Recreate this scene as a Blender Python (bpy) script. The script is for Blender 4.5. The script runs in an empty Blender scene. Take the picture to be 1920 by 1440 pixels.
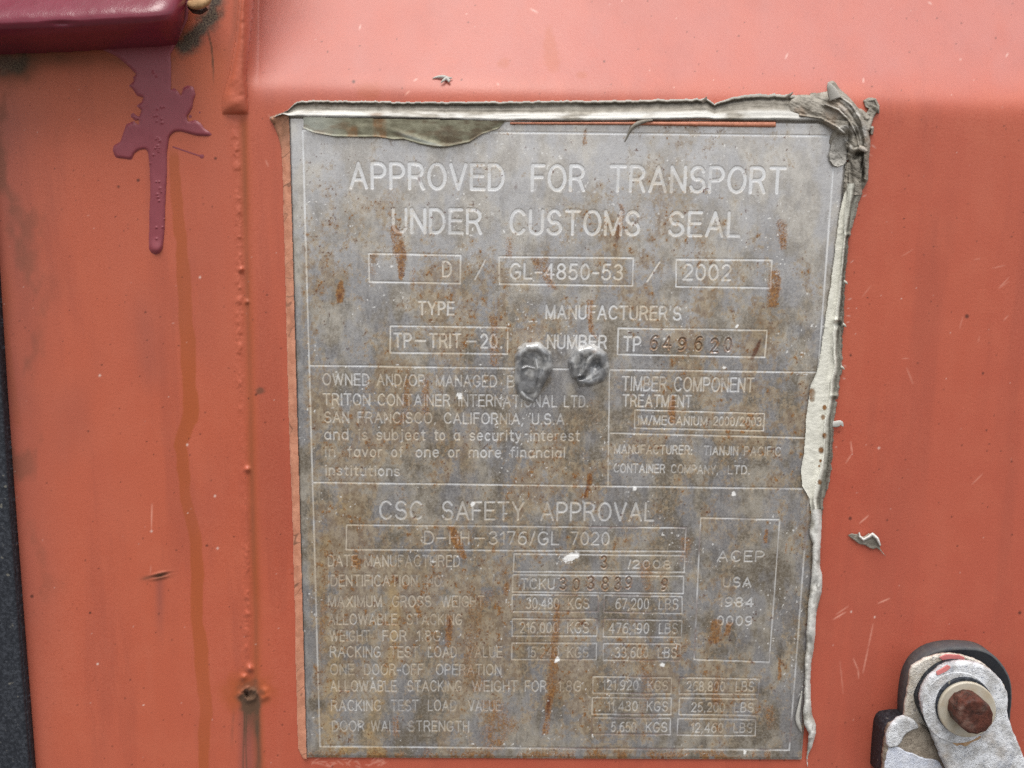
import bpy, math, random
import numpy as np
from mathutils import Matrix, Vector

# ------------------------------------------------------------------ camera, sky, sun, exposure
SC = bpy.context.scene
COL = SC.collection
FOC = 1442.0                      # focal length in units of a 1920 wide frame
DIST = 0.36                       # metres from the lens to the plane of the door
AX_R = np.array([0.9999123, 0.01254226, 0.00425169])      # door's right, seen from the lens
AX_D = np.array([-0.01305058, 0.98777147, 0.15536156])    # door's down
AX_N = np.cross(AX_R, AX_D)
AX_N /= np.linalg.norm(AX_N)
AX_D = np.cross(AX_N, AX_R)
AX_D /= np.linalg.norm(AX_D)

cam_data = bpy.data.cameras.new('camera')
cam = bpy.data.objects.new('camera', cam_data)
COL.objects.link(cam)
cam_data.sensor_width = 36.0
cam_data.lens = FOC / 1920 * 36.0
cam_data.clip_start = 0.01
cam_data.clip_end = 200
xw = Vector((AX_R[0], AX_N[0], -AX_D[0]))
yw = -Vector((AX_R[1], AX_N[1], -AX_D[1]))
zw = -Vector((AX_R[2], AX_N[2], -AX_D[2]))
m = Matrix((xw, yw, zw)).transposed().to_4x4()
m.translation = Vector((0, -DIST, 0))
cam.matrix_world = m
SC.camera = cam

SUN_EL, SUN_AZ = math.radians(68), math.radians(-25)      # azimuth 0 = straight in front of the door, minus = left
world = bpy.data.worlds.new('World')
SC.world = world
world.use_nodes = True
wn = world.node_tree.nodes
wl = world.node_tree.links
wn.clear()
w_out = wn.new('ShaderNodeOutputWorld')
w_sky = wn.new('ShaderNodeTexSky')
w_sky.sky_type = 'NISHITA'
w_sky.sun_disc = False
w_sky.sun_elevation = SUN_EL
w_sky.sun_rotation = math.radians(180) + SUN_AZ
w_sky.air_density = 1.0
w_sky.dust_density = 3.0
w_hsv = wn.new('ShaderNodeHueSaturation')
w_hsv.inputs['Saturation'].default_value = 0.14           # a white overcast, only a little blue left
wl.new(w_sky.outputs[0], w_hsv.inputs['Color'])
w_bg = wn.new('ShaderNodeBackground')
w_bg.inputs[1].default_value = 0.125
wl.new(w_hsv.outputs[0], w_bg.inputs[0])
w_gr = wn.new('ShaderNodeBackground')                     # unseen ground colour below the horizon, added for bounce and reflections
w_gr.inputs[0].default_value = (0.155, 0.14, 0.125, 1)
w_gr.inputs[1].default_value = 1.0
w_tc = wn.new('ShaderNodeTexCoord')
w_sep = wn.new('ShaderNodeSeparateXYZ')
wl.new(w_tc.outputs['Generated'], w_sep.inputs[0])
w_mr = wn.new('ShaderNodeMapRange')
w_mr.inputs['From Min'].default_value = -0.06
w_mr.inputs['From Max'].default_value = 0.06
wl.new(w_sep.outputs[2], w_mr.inputs['Value'])
w_mix = wn.new('ShaderNodeMixShader')
wl.new(w_mr.outputs[0], w_mix.inputs[0])
wl.new(w_gr.outputs[0], w_mix.inputs[1])
wl.new(w_bg.outputs[0], w_mix.inputs[2])
wl.new(w_mix.outputs[0], w_out.inputs[0])

sun_data = bpy.data.lights.new('sun', 'SUN')
sun_data.energy = 1.75
sun_data.angle = math.radians(30)
sun_data.color = (1.0, 0.96, 0.9)
sun = bpy.data.objects.new('sun', sun_data)
COL.objects.link(sun)
sd = Vector((math.sin(SUN_AZ) * math.cos(SUN_EL), -math.cos(SUN_AZ) * math.cos(SUN_EL), math.sin(SUN_EL)))
sun.rotation_euler = sd.to_track_quat('Z', 'Y').to_euler()

SC.view_settings.view_transform = 'Standard'
SC.view_settings.look = 'None'
SC.view_settings.gamma = 1.0
SC.view_settings.use_curve_mapping = False
SC.view_settings.exposure = 0.58
SC.render.engine = 'CYCLES'
SC.cycles.use_denoising = False
SC.cycles.sample_clamp_indirect = 4
SC.cycles.max_bounces = 6

rng = np.random.default_rng(11)
random.seed(11)

# ------------------------------------------------------------------ tools
def W(px, py, h=0.0):
    """Point on the plane h mm in front of the door that the photo shows at (px, py); metres."""
    px = np.asarray(px, float)
    py = np.asarray(py, float)
    h = np.asarray(h, float) * 0.001
    a = (px - 960) / FOC
    b = (py - 720) / FOC
    dx = AX_R[0] * a + AX_R[1] * b + AX_R[2]
    dz = -(AX_D[0] * a + AX_D[1] * b + AX_D[2])
    dy = AX_N[0] * a + AX_N[1] * b + AX_N[2]
    t = (DIST - h) / dy
    return np.stack(np.broadcast_arrays(dx * t, -h + 0 * t, dz * t), -1)


def hash2(i, j, seed):
    n = (i.astype(np.int64) * 374761393 + j.astype(np.int64) * 668265263 + seed * 974634777) & 0xffffffff
    n = ((n ^ (n >> 13)) * 1274126177) & 0xffffffff
    n = (n ^ (n >> 16)) & 0xffffff
    return n.astype(np.float32) / float(0xffffff)


def vnoise(x, y, seed):
    xi = np.floor(x)
    yi = np.floor(y)
    fx = (x - xi).astype(np.float32)
    fy = (y - yi).astype(np.float32)
    fx = fx * fx * (3 - 2 * fx)
    fy = fy * fy * (3 - 2 * fy)
    xi = xi.astype(np.int64)
    yi = yi.astype(np.int64)
    a = hash2(xi, yi, seed)
    b = hash2(xi + 1, yi, seed)
    c = hash2(xi, yi + 1, seed)
    d = hash2(xi + 1, yi + 1, seed)
    return (a * (1 - fx) + b * fx) * (1 - fy) + (c * (1 - fx) + d * fx) * fy


def fbm(x, y, sx, sy=None, octv=4, seed=0, gain=0.55):
    sy = sy or sx
    s = 0
    amp = 1.0
    tot = 0
    x = np.asarray(x, np.float64)
    y = np.asarray(y, np.float64)
    for o in range(octv):
        s = s + amp * vnoise(x / sx * 2 ** o + 17.3 * o, y / sy * 2 ** o + 9.1 * o, seed * 31 + o)
        tot += amp
        amp *= gain
    return s / tot


def sstep(a, b, x):
    t = np.clip((x - a) / (b - a), 0, 1)
    return t * t * (3 - 2 * t)


def inpoly(X, Y, pts):
    r = np.zeros(X.shape, bool)
    n = len(pts)
    for i in range(n):
        x0, y0 = pts[i]
        x1, y1 = pts[(i + 1) % n]
        if y0 == y1:
            continue
        c = ((Y > min(y0, y1)) & (Y <= max(y0, y1)))
        xs = x0 + (Y - y0) * (x1 - x0) / (y1 - y0)
        r ^= c & (X < xs)
    return r


def blur(A, n, it=3):
    A = A.astype(np.float32)
    for _ in range(it):
        for ax in (0, 1):
            P = np.concatenate([np.repeat(np.take(A, [0], ax), n + 1, ax), A, np.repeat(np.take(A, [-1], ax), n, ax)], ax)
            S = np.cumsum(P, ax, dtype=np.float64)
            L = A.shape[ax]
            hi = np.take(S, range(2 * n + 1, 2 * n + 1 + L), ax)
            lo = np.take(S, range(0, L), ax)
            A = ((hi - lo) / (2 * n + 1)).astype(np.float32)
    return A


def segdist(X, Y, p, q):
    dx, dy = q[0] - p[0], q[1] - p[1]
    l2 = dx * dx + dy * dy + 1e-9
    t = np.clip(((X - p[0]) * dx + (Y - p[1]) * dy) / l2, 0, 1)
    return np.hypot(X - p[0] - t * dx, Y - p[1] - t * dy), t


def empty(name, label, cat, loc, group=None):
    o = bpy.data.objects.new(name, None)
    o.empty_display_size = 0.01
    COL.objects.link(o)
    o.location = loc
    o['label'] = label
    o['category'] = cat
    if group:
        o['group'] = group
    return o


def mesh_obj(name, V, F, mat, parent=None, attrs=None, smooth=True, normals=None, loc=None):
    """One mesh object from numpy verts (world metres) and an (n,4) or (n,3) face array or a list."""
    V = np.asarray(V, np.float32)
    off = np.array(parent.location if parent is not None and loc is None else (loc if loc is not None else (0, 0, 0)), np.float32)
    if parent is not None:
        q = parent
        off = np.zeros(3, np.float32)
        while q is not None:
            off = off + np.array(q.location, np.float32)
            q = q.parent
    me = bpy.data.meshes.new(name)
    if isinstance(F, np.ndarray):
        k = F.shape[1]
        nf = F.shape[0]
        me.vertices.add(len(V))
        me.vertices.foreach_set('co', (V - off).ravel())
        me.loops.add(nf * k)
        me.loops.foreach_set('vertex_index', F.astype(np.int32).ravel())
        me.polygons.add(nf)
        me.polygons.foreach_set('loop_start', np.arange(0, nf * k, k, dtype=np.int32))
        me.update(calc_edges=True)
    else:
        me.from_pydata((V - off).tolist(), [], F)
        me.update(calc_edges=True)
    if smooth:
        me.polygons.foreach_set('use_smooth', np.ones(len(me.polygons), bool))
    for an, av in (attrs or {}).items():
        a = me.attributes.new(an, 'FLOAT_COLOR', 'POINT')
        buf = np.ones((len(V), 4), np.float32)
        buf[:, :av.shape[1]] = av
        a.data.foreach_set('color', buf.ravel())
    if normals is not None:
        me.normals_split_custom_set_from_vertices(normals.astype(np.float32))
    me.materials.append(mat)
    o = bpy.data.objects.new(name, me)
    COL.objects.link(o)
    if parent is not None:
        o.parent = parent
    elif loc is not None:
        o.location = loc
    return o


def grid_faces(ny, nx):
    i = np.arange(ny * nx, dtype=np.int32).reshape(ny, nx)
    return np.stack([i[1:, :-1], i[1:, 1:], i[:-1, 1:], i[:-1, :-1]], -1).reshape(-1, 4)


def grid_normals(P):
    du = np.gradient(P, axis=1)
    dv = np.gradient(P, axis=0)
    n = np.cross(dv, du)
    n /= np.linalg.norm(n, axis=-1, keepdims=True) + 1e-12
    if n[..., 1].mean() > 0:
        n = -n
    return n


def sub_mesh(V, F, keep, A, N):
    F = F[keep]
    used = np.unique(F)
    re = np.zeros(len(V), np.int32)
    re[used] = np.arange(len(used))
    return V[used], re[F], {k: a[used] for k, a in A.items()}, N[used]


class Relief:
    """A height raster in photo coordinates; heights are mm in front of the door."""
    def __init__(s, x0, y0, x1, y1, step):
        s.xs = np.arange(x0, x1 + step, step)
        s.ys = np.arange(y0, y1 + step, step)
        s.X, s.Y = np.meshgrid(s.xs, s.ys)
        s.base = base_h(s.X, s.Y)
        s.up = np.full(s.X.shape, -0.25)          # height above what lies below
        s.step = step

    def capsule(s, pts, flat=1.0, power=2.0, lift=0.0):
        """pts = [(x, y, radius px, height mm), ...]: a rounded ridge along the line."""
        for p, q in zip(pts[:-1], pts[1:]):
            d, t = segdist(s.X, s.Y, p, q)
            r = p[2] + (q[2] - p[2]) * t
            h = p[3] + (q[3] - p[3]) * t
            k = np.clip(1 - (d / r) ** power, 0, None) ** (1 / power) * h
            s.up = np.where(d < r, np.maximum(s.up, k + lift), s.up)

    def dent(s, cx, cy, rx, ry, depth, ang=0):
        c, n = math.cos(ang), math.sin(ang)
        u = ((s.X - cx) * c + (s.Y - cy) * n) / rx
        v = (-(s.X - cx) * n + (s.Y - cy) * c) / ry
        s.up = s.up - depth * np.exp(-(u * u + v * v) * 1.2) * (s.up > 0)

    def build(s, name, mat, parent=None, attrs=None, thr=-0.2, loc=None, keep=None):
        H = s.base + s.up
        P = W(s.X, s.Y, H)
        ny, nx = s.X.shape
        F = grid_faces(ny, nx)
        ok = (s.up > thr) if keep is None else keep
        fk = ok.ravel()[F].any(1) if keep is None else ok.ravel()[F].all(1)
        N = grid_normals(P).reshape(-1, 3)
        A = {k: v.reshape(-1, v.shape[-1]) for k, v in (attrs or {}).items()}
        V, F2, A2, N2 = sub_mesh(P.reshape(-1, 3), F, fk, A, N)
        return mesh_obj(name, V, F2, mat, parent, A2, True, None, loc)


def resample(pts, n):
    pts = np.array(pts, float)
    d = np.r_[0, np.cumsum(np.hypot(*np.diff(pts, axis=0).T))]
    t = np.linspace(0, d[-1], n, endpoint=False)
    return np.stack([np.interp(t, d, pts[:, k]) for k in range(pts.shape[1])], 1)


def round_poly(pts, it=2):
    pts = np.array(pts, float)
    for _ in range(it):
        nx = np.roll(pts, -1, 0)
        pts = np.stack([pts * .75 + nx * .25, pts * .25 + nx * .75], 1).reshape(-1, 2)
    return pts


def prism(name, pts, hf, hb, mat, parent, bevel=1.0, it=1, rough=0.0, seed=0, label=None, flat=False):
    """Solid with the front outline the photo shows, from hf mm down to hb mm in front of the door."""
    pts = round_poly(pts, it) if it else np.array(pts, float)
    per = np.hypot(*(np.roll(pts, -1, 0) - pts).T).sum()
    pts = np.vstack([pts, pts[:1]])
    pts = resample(pts, max(12, int(per / 3.0)))
    F0 = W(pts[:, 0], pts[:, 1], hf)
    n = len(F0)
    xz = F0[:, [0, 2]]
    tang = np.roll(xz, -1, 0) - np.roll(xz, 1, 0)
    nor = np.stack([tang[:, 1], -tang[:, 0]], 1)
    nor /= np.linalg.norm(nor, axis=1, keepdims=True) + 1e-12
    area = 0.5 * np.sum(xz[:, 0] * np.roll(xz[:, 1], -1) - np.roll(xz[:, 0], -1) * xz[:, 1])
    if area < 0:
        nor = -nor                                  # outward
    r = np.random.default_rng(seed)
    jit = np.convolve(np.r_[r.normal(size=n)] , [.25, .5, .25], 'same') * rough * 0.001
    xz = xz + nor * jit[:, None]
    b = bevel * 0.001
    rings = []
    for k in range(4):
        a = k / 3 * math.pi / 2
        inn = b * (1 - math.sin(a))
        dep = b * (1 - math.cos(a))
        q = xz - nor * inn
        rings.append(np.stack([q[:, 0], np.full(n, -hf * 0.001 + dep), q[:, 1]], 1))
    rings.append(np.stack([xz[:, 0], np.full(n, -hb * 0.001), xz[:, 1]], 1))
    V = np.vstack(rings)
    F = [list(range(n))]
    for k in range(4):
        for i in range(n):
            j = (i + 1) % n
            F.append([k * n + i, (k + 1) * n + i, (k + 1) * n + j, k * n + j])
    F.append([4 * n + i for i in reversed(range(n))])
    if area < 0:
        pass
    o = mesh_obj(name, V, F, mat, parent)
    import bmesh
    bm = bmesh.new()
    bm.from_mesh(o.data)
    bmesh.ops.recalc_face_normals(bm, faces=bm.faces)
    big = [f for f in bm.faces if len(f.verts) > 4]
    for f in (bm.faces if flat else big):
        f.smooth = False
    bmesh.ops.triangulate(bm, faces=big)
    bm.to_mesh(o.data)
    bm.free()
    if label:
        o['label'] = label
    return o


# ------------------------------------------------------------------ materials
def lin(r, g, b):
    f = lambda v: ((v / 255 + .055) / 1.055) ** 2.4 if v > 10 else v / 255 / 12.92
    return (f(r), f(g), f(b), 1)


class Mat:
    def __init__(s, name):
        s.m = bpy.data.materials.new(name)
        s.m.use_nodes = True
        s.t = s.m.node_tree
        s.b = s.t.nodes['Principled BSDF']
        s.tc = s.t.nodes.new('ShaderNodeTexCoord')

    def node(s, typ, **kw):
        n = s.t.nodes.new(typ)
        for k, v in kw.items():
            setattr(n, k, v)
        return n

    def link(s, a, b):
        s.t.links.new(a, b)

    def attr(s, name):
        a = s.node('ShaderNodeAttribute', attribute_name=name)
        p = s.node('ShaderNodeSeparateColor')
        s.link(a.outputs['Color'], p.inputs[0])
        return p.outputs[0], p.outputs[1], p.outputs[2], a.outputs['Alpha']

    def noise(s, scale, detail=4, rough=.6, stretch=(1, 1, 1), dist=0.0):
        mp = s.node('ShaderNodeMapping')
        mp.inputs['Scale'].default_value = stretch
        s.link(s.tc.outputs['Object'], mp.inputs[0])
        n = s.node('ShaderNodeTexNoise')
        n.inputs['Scale'].default_value = scale
        n.inputs['Detail'].default_value = detail
        n.inputs['Roughness'].default_value = rough
        n.inputs['Distortion'].default_value = dist
        s.link(mp.outputs[0], n.inputs['Vector'])
        return n.outputs[0]

    def ramp(s, v, a, b, lo=0.0, hi=1.0):
        n = s.node('ShaderNodeMapRange')
        n.interpolation_type = 'SMOOTHSTEP'
        n.inputs['From Min'].default_value = a
        n.inputs['From Max'].default_value = b
        n.inputs['To Min'].default_value = lo
        n.inputs['To Max'].default_value = hi
        s.link(v, n.inputs['Value'])
        return n.outputs[0]

    def math(s, op, a, b):
        n = s.node('ShaderNodeMath', operation=op)
        for i, v in enumerate((a, b)):
            if isinstance(v, (int, float)):
                n.inputs[i].default_value = v
            else:
                s.link(v, n.inputs[i])
        return n.outputs[0]

    def mix(s, f, a, b):
        n = s.node('ShaderNodeMix', data_type='RGBA')
        for sock, v in ((n.inputs[0], f), (n.inputs[6], a), (n.inputs[7], b)):
            if isinstance(v, (int, float)):
                sock.default_value = v
            elif isinstance(v, tuple):
                sock.default_value = v
            else:
                s.link(v, sock)
        return n.outputs[2]

    def fmix(s, f, a, b):
        n = s.node('ShaderNodeMix', data_type='FLOAT')
        for sock, v in ((n.inputs[0], f), (n.inputs[2], a), (n.inputs[3], b)):
            if isinstance(v, (int, float)):
                sock.default_value = v
            else:
                s.link(v, sock)
        return n.outputs[0]

    def bump(s, v, dist, strength=1.0):
        n = s.node('ShaderNodeBump')
        n.inputs['Strength'].default_value = strength
        n.inputs['Distance'].default_value = dist
        s.link(v, n.inputs['Height'])
        s.link(n.outputs[0], s.b.inputs['Normal'])

    def set(s, color=None, rough=None, metal=None, spec=None):
        for key, v in (('Base Color', color), ('Roughness', rough), ('Metallic', metal), ('Specular IOR Level', spec)):
            if v is None:
                continue
            if isinstance(v, (int, float, tuple)):
                s.b.inputs[key].default_value = v
            else:
                s.link(v, s.b.inputs[key])
        return s.m


def mat_door():
    M = Mat('faded red oxide paint')
    run, dirt, chip, dark = M.attr('m1')
    moss, vio, warm, scr = M.attr('m2')
    upper_pink = M.attr('m3')[0]
    grain = M.noise(2600, 3, .7)
    speck = M.noise(1500, 2, .5)
    blot = M.noise(9, 4, .55, (1, 1, .5))
    c = M.mix(warm, lin(172, 73, 54), lin(188, 92, 63))
    m2 = M.noise(55, 5, .65)
    vs = M.noise(40, 5, .65, (1, 1, .12))
    c = M.mix(M.ramp(m2, .4, .66, 0, .24), c, lin(198, 108, 80))
    c = M.mix(M.ramp(vs, .52, .36, 0, .3), c, lin(142, 66, 50))
    c = M.mix(M.ramp(vs, .54, .70, 0, .22), c, lin(192, 104, 80))
    c = M.mix(M.ramp(blot, .35, .7, 0, .3), c, lin(178, 88, 70))
    c = M.mix(M.ramp(grain, .35, .75, 0, .25), c, lin(212, 132, 112))
    c = M.mix(M.ramp(grain, .48, .25, 0, .5), c, lin(132, 58, 44))
    c = M.mix(M.math('MULTIPLY', upper_pink, .7), c, lin(176, 114, 108))
    c = M.mix(M.math('MULTIPLY', M.math('MULTIPLY', run, M.ramp(grain, .25, .55, .6, 1)), .85), c, lin(164, 82, 34))
    c = M.mix(vio, c, lin(122, 76, 72))
    c = M.mix(dirt, c, lin(92, 66, 48))
    mc = M.mix(M.ramp(speck, .35, .65), lin(30, 28, 27), lin(98, 90, 74))
    c = M.mix(moss, c, mc)
    c = M.mix(scr, c, lin(238, 176, 156))
    c = M.mix(chip, c, lin(240, 225, 215))
    c = M.mix(dark, c, lin(58, 28, 22))
    M.bump(M.math('ADD', grain, M.math('MULTIPLY', M.noise(700, 2, .5), 1.4)), .00012, .35)
    r = M.fmix(dirt, M.ramp(blot, .3, .7, .42, .54), .85)
    M.b.inputs['Sheen Weight'].default_value = .10
    M.b.inputs['Sheen Roughness'].default_value = .45
    return M.set(c, r, 0.0, .46)


def mat_plate(etch_gain=1.0):
    M = Mat('weathered steel plate')
    etch, tan, rust, deep = M.attr('p1')
    blot, white, yel, pale = M.attr('p2')
    fine = M.noise(1700, 4, .75)
    mid = M.noise(420, 5, .65, (1, 1, .7))
    gran = M.noise(820, 5, .8)
    g2 = M.noise(1300, 4, .8)
    vert = M.noise(230, 4, .7, (1, 1, .35))
    patch = M.noise(70, 4, .6, (1, 1, .6))
    sub = lambda n, k: M.math('MULTIPLY', M.math('SUBTRACT', n, .5), k)
    c = M.mix(blot, lin(144, 134, 119), lin(204, 197, 184))
    c = M.mix(M.ramp(patch, .42, .58, 0, .6), c, lin(176, 180, 190))
    c = M.mix(M.ramp(gran, .46, .62, 0, .4), c, lin(210, 207, 202))
    c = M.mix(M.ramp(gran, .48, .34, 0, .4), c, lin(112, 102, 90))
    c = M.mix(M.ramp(vert, .48, .34, 0, .35), c, lin(112, 107, 103))
    c = M.mix(M.math('MULTIPLY', pale, .62), c, lin(226, 224, 222))  # sky reflection painted in as a paler top
    tt = M.ramp(M.math('ADD', tan, sub(gran, 1.6)), .14, .85)
    tcol = M.mix(M.ramp(mid, .38, .62), lin(128, 104, 76), lin(166, 148, 120))
    c = M.mix(M.math('MULTIPLY', tt, .74), c, tcol)
    c = M.mix(M.math('MULTIPLY', yel, M.ramp(mid, .3, .6, .3, .7)), c, lin(190, 160, 108))
    rr = M.ramp(M.math('ADD', rust, sub(g2, 1.9)), .18, .82)
    rcol = M.mix(M.ramp(gran, .40, .60), lin(106, 66, 32), lin(160, 114, 62))
    c = M.mix(M.math('MULTIPLY', rr, .92), c, rcol)
    worn = M.ramp(M.math('ADD', etch, sub(gran, .8)), .05, .5)
    cream = M.mix(M.math('MULTIPLY', M.math('MAXIMUM', tan, yel), .6), lin(226, 228, 230), lin(212, 192, 154))
    cream = M.mix(M.math('MULTIPLY', rr, .65), cream, lin(160, 112, 66))
    c = M.mix(M.math('MULTIPLY', worn, M.math('MULTIPLY', etch, .88)), c, cream)
    c = M.mix(M.math('MULTIPLY', deep, M.ramp(fine, .25, .55, .35, .9)), c, lin(92, 44, 24))
    c = M.mix(white, c, lin(244, 244, 242))
    dull = M.math('MAXIMUM', M.math('MAXIMUM', M.math('MAXIMUM', rr, white), M.math('MULTIPLY', worn, M.math('MULTIPLY', etch, .6))), M.math('MULTIPLY', tt, .6))
    metal = M.math('SUBTRACT', .66, M.math('MULTIPLY', dull, .55))
    rough = M.math('ADD', M.ramp(mid, .3, .7, .30, .44), M.math('MULTIPLY', dull, .3))
    M.bump(M.math('ADD', fine, M.math('MULTIPLY', rr, .8)), .0001, .45)
    return M.set(c, rough, metal, .5)


def mat_sealant(name, base, light, darkc, rough=.6, bump=.5):
    M = Mat(name)
    lite, dirt, tan, crack = M.attr('s1')
    fine = M.noise(1500, 4, .7)
    mid = M.noise(260, 4, .6)
    c = M.mix(M.ramp(mid, .35, .65, 0, .6), base, darkc)
    c = M.mix(lite, c, light)
    c = M.mix(M.math('MULTIPLY', tan, M.ramp(mid, .3, .6, .4, 1)), c, lin(140, 98, 58))
    c = M.mix(M.math('MULTIPLY', dirt, M.ramp(fine, .25, .6, .5, 1)), c, lin(70, 64, 54))
    c = M.mix(M.ramp(fine, .42, .25, 0, .5), c, darkc)
    c = M.mix(crack, c, lin(40, 32, 26))
    M.bump(M.math('ADD', fine, mid), .0003, bump)
    return M.set(c, rough, 0.0, .4)


def mat_paint(name, col, rough, bump=.0002, var=None, scale=300):
    M = Mat(name)
    n = M.noise(scale, 4, .6)
    f = M.noise(1800, 2, .6)
    c = M.mix(M.ramp(n, .35, .7, 0, .5), col, var or col)
    M.bump(M.math('ADD', n, M.math('MULTIPLY', f, .3)), bump, .5)
    return M.set(c, rough, 0, .5)


def mat_galv(name, base, light, dark, pits=.5):
    M = Mat(name)
    a = M.noise(160, 6, .7)
    f = M.noise(900, 4, .75)
    g = M.noise(60, 3, .5)
    c = M.mix(M.ramp(a, .38, .62), base, light)
    c = M.mix(M.ramp(f, .44, .32, 0, pits), c, dark)
    c = M.mix(M.ramp(g, .55, .75, 0, .45), c, lin(176, 152, 120))
    g3 = M.noise(38, 5, .7, dist=.8)
    c = M.mix(M.ramp(g3, .56, .68, 0, .5), c, dark)
    M.bump(M.math('ADD', a, M.math('MULTIPLY', f, 1.0)), .0014, .7)
    return M.set(c, .75, 0.0, .3)


def mat_rust():
    M = Mat('flaking dark rust')
    a = M.noise(220, 6, .75, dist=.6)
    b = M.noise(90, 4, .6)
    c = M.mix(M.ramp(a, .3, .65), lin(30, 15, 12), lin(92, 46, 32))
    c = M.mix(M.ramp(b, .5, .7, 0, .6), c, lin(122, 98, 88))
    M.bump(M.math('ADD', a, b), .0011, .8)
    return M.set(c, M.ramp(a, .3, .7, .35, .85), 0.0, .5)


def mat_rubber():
    M = Mat('dusty black rubber')
    f = M.noise(700, 4, .75)
    s = M.noise(350, 2, .5)
    c = M.mix(M.ramp(f, .4, .7), lin(28, 32, 40), lin(66, 70, 78))
    c = M.mix(M.ramp(s, .68, .74, 0, .6), c, lin(128, 124, 112))
    M.bump(f, .0005, .5)
    return M.set(c, .7, 0, .4)


M_DOOR = mat_door()
M_PLATE = mat_plate()
M_GREY = mat_sealant('aged grey sealant', lin(164, 158, 147), lin(226, 225, 221), lin(116, 109, 97))
M_ROPE = mat_sealant('whitish sealant rope', lin(184, 182, 174), lin(226, 226, 222), lin(130, 126, 114))
M_FLAPM = mat_sealant('olive grey sealant skin', lin(150, 148, 126), lin(206, 212, 204), lin(104, 98, 78))
M_CREAM = mat_sealant('pale peeled sealant', lin(172, 172, 160), lin(228, 227, 216), lin(112, 106, 92))
M_SALMON = mat_sealant('painted sealant', lin(210, 148, 120), lin(228, 184, 164), lin(176, 112, 86))
M_BLOB = mat_sealant('smooth grey sealant', lin(144, 145, 147), lin(216, 216, 214), lin(100, 102, 106), .22, .12)
M_BLOB.node_tree.nodes['Principled BSDF'].inputs['Metallic'].default_value = .15
M_BLOB.node_tree.nodes['Principled BSDF'].inputs['Specular IOR Level'].default_value = .9
M_MAROON = mat_paint('glossy maroon paint', lin(120, 43, 60), .26, .0004, lin(110, 37, 50), 120)
M_SPLASH = mat_paint('spilled maroon paint', lin(144, 68, 77), .42, .0001, lin(136, 62, 72), 120)
M_SHIM = mat_paint('salmon painted strip', lin(206, 136, 108), .5, .0002, lin(150, 96, 70), 400)
M_GALV = mat_galv('weathered white arm', lin(186, 186, 186), lin(232, 235, 240), lin(104, 114, 136), .85)
M_GALV2 = mat_galv('weathered tan bracket', lin(190, 180, 164), lin(224, 219, 210), lin(84, 90, 104), .8)
M_WHITE = mat_galv('white brushed paint', lin(206, 212, 226), lin(226, 230, 240), lin(150, 160, 180), .3)
M_GREYMETAL = mat_galv('dirty grey casting', lin(138, 127, 114), lin(172, 161, 146), lin(70, 62, 54), .6)
M_PINK = mat_paint('pink paint mark', lin(214, 130, 128), .6, .0002, lin(196, 112, 110), 300)
M_WASHER = mat_paint('tan zinc washer', lin(188, 182, 168), .45, .0002, lin(168, 148, 116), 150)
M_RUST = mat_rust()
M_RUBBER = mat_rubber()
M_RIM_LIT = mat_paint('dusty lit rubber rim', lin(72, 74, 78), .75, .0005, lin(98, 96, 92), 260)  # rubber greyed to carry the light on the cup's rim
M_CUP_SHADE = mat_paint('shaded cup rubber', lin(24, 28, 36), .6, .0004, lin(44, 44, 46), 160)  # rubber darkened to stand for the shade inside the cup
M_FLAKE = mat_paint('rusty flake', lin(182, 146, 104), .8, .0006, lin(120, 84, 50), 300)

# ------------------------------------------------------------------ the door: one panel with its fold, seam and weld
PT = np.array([(541.0, 217.0), (1592.0, 227.0), (1503.0, 1424.0), (574.0, 1420.0)])   # plate corners in the photo
PLATE_H = 1.3


def wall_h(X, Y):
    y0 = 160 + (X - 500) * 0.022
    k = 11.0
    z = (y0 - Y) / k
    sp = np.where(z > 30, z, np.log1p(np.exp(np.minimum(z, 30)))) * k * 0.25
    return -0.85 * sp * sstep(452, 486, X)


def base_h(X, Y):
    ins = inpoly(X, Y, [tuple(p) for p in PT])
    return np.where(ins, PLATE_H, wall_h(X, Y))


def path_x(Y, pts):
    p = np.array(pts, float)
    return [np.interp(Y, p[:, 0], p[:, k]) for k in range(1, p.shape[1])]


xs = np.concatenate([np.arange(-700, -40, 20), np.arange(-40, 1962, 2.0), np.arange(1962, 2640, 20)])
ys = np.concatenate([np.arange(-420, -40, 20), np.arange(-40, 1482, 2.0), np.arange(1482, 2000, 20)])
X, Y = np.meshgrid(xs, ys)
H = wall_h(X, Y)
# lap seam running down to a blunt end, then the weld bead under it
rx, rw = path_x(Y, [(-420, 500, 14), (0, 463, 13), (80, 455, 13), (140, 446, 15), (185, 441, 23), (206, 441, 25), (222, 441, 25)])
d = (X - rx) / rw
cap_end = np.sqrt(np.clip(1 - np.clip((Y - 186) / 27, 0, 1) ** 2.2, 0, 1))
ridge = np.clip(1 - np.abs(d) ** 2.4, 0, 1) ** .6 * np.interp(Y, [-420, 0, 120, 190, 222], [5.0, 4.6, 3.4, 3.6, 3.4]) * cap_end
lump = fbm(X, Y, 40, 30, 3, 5)
H = np.where((ridge > 0) & (Y < 222), np.maximum(H, ridge * (0.8 + .4 * lump) + H * 0.4), H)
gx, = path_x(Y, [(200, 455), (300, 457), (560, 463), (700, 467), (900, 471), (1050, 475), (1150, 479), (1290, 479), (1440, 486)])
bump = fbm(X, Y, 11, 12, 3, 8)
bead = np.exp(-((X - gx + 15 + 3 * np.sin(Y / 90)) / 7.0) ** 2) * sstep(200, 240, Y) * sstep(1310, 1270, Y)
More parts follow.
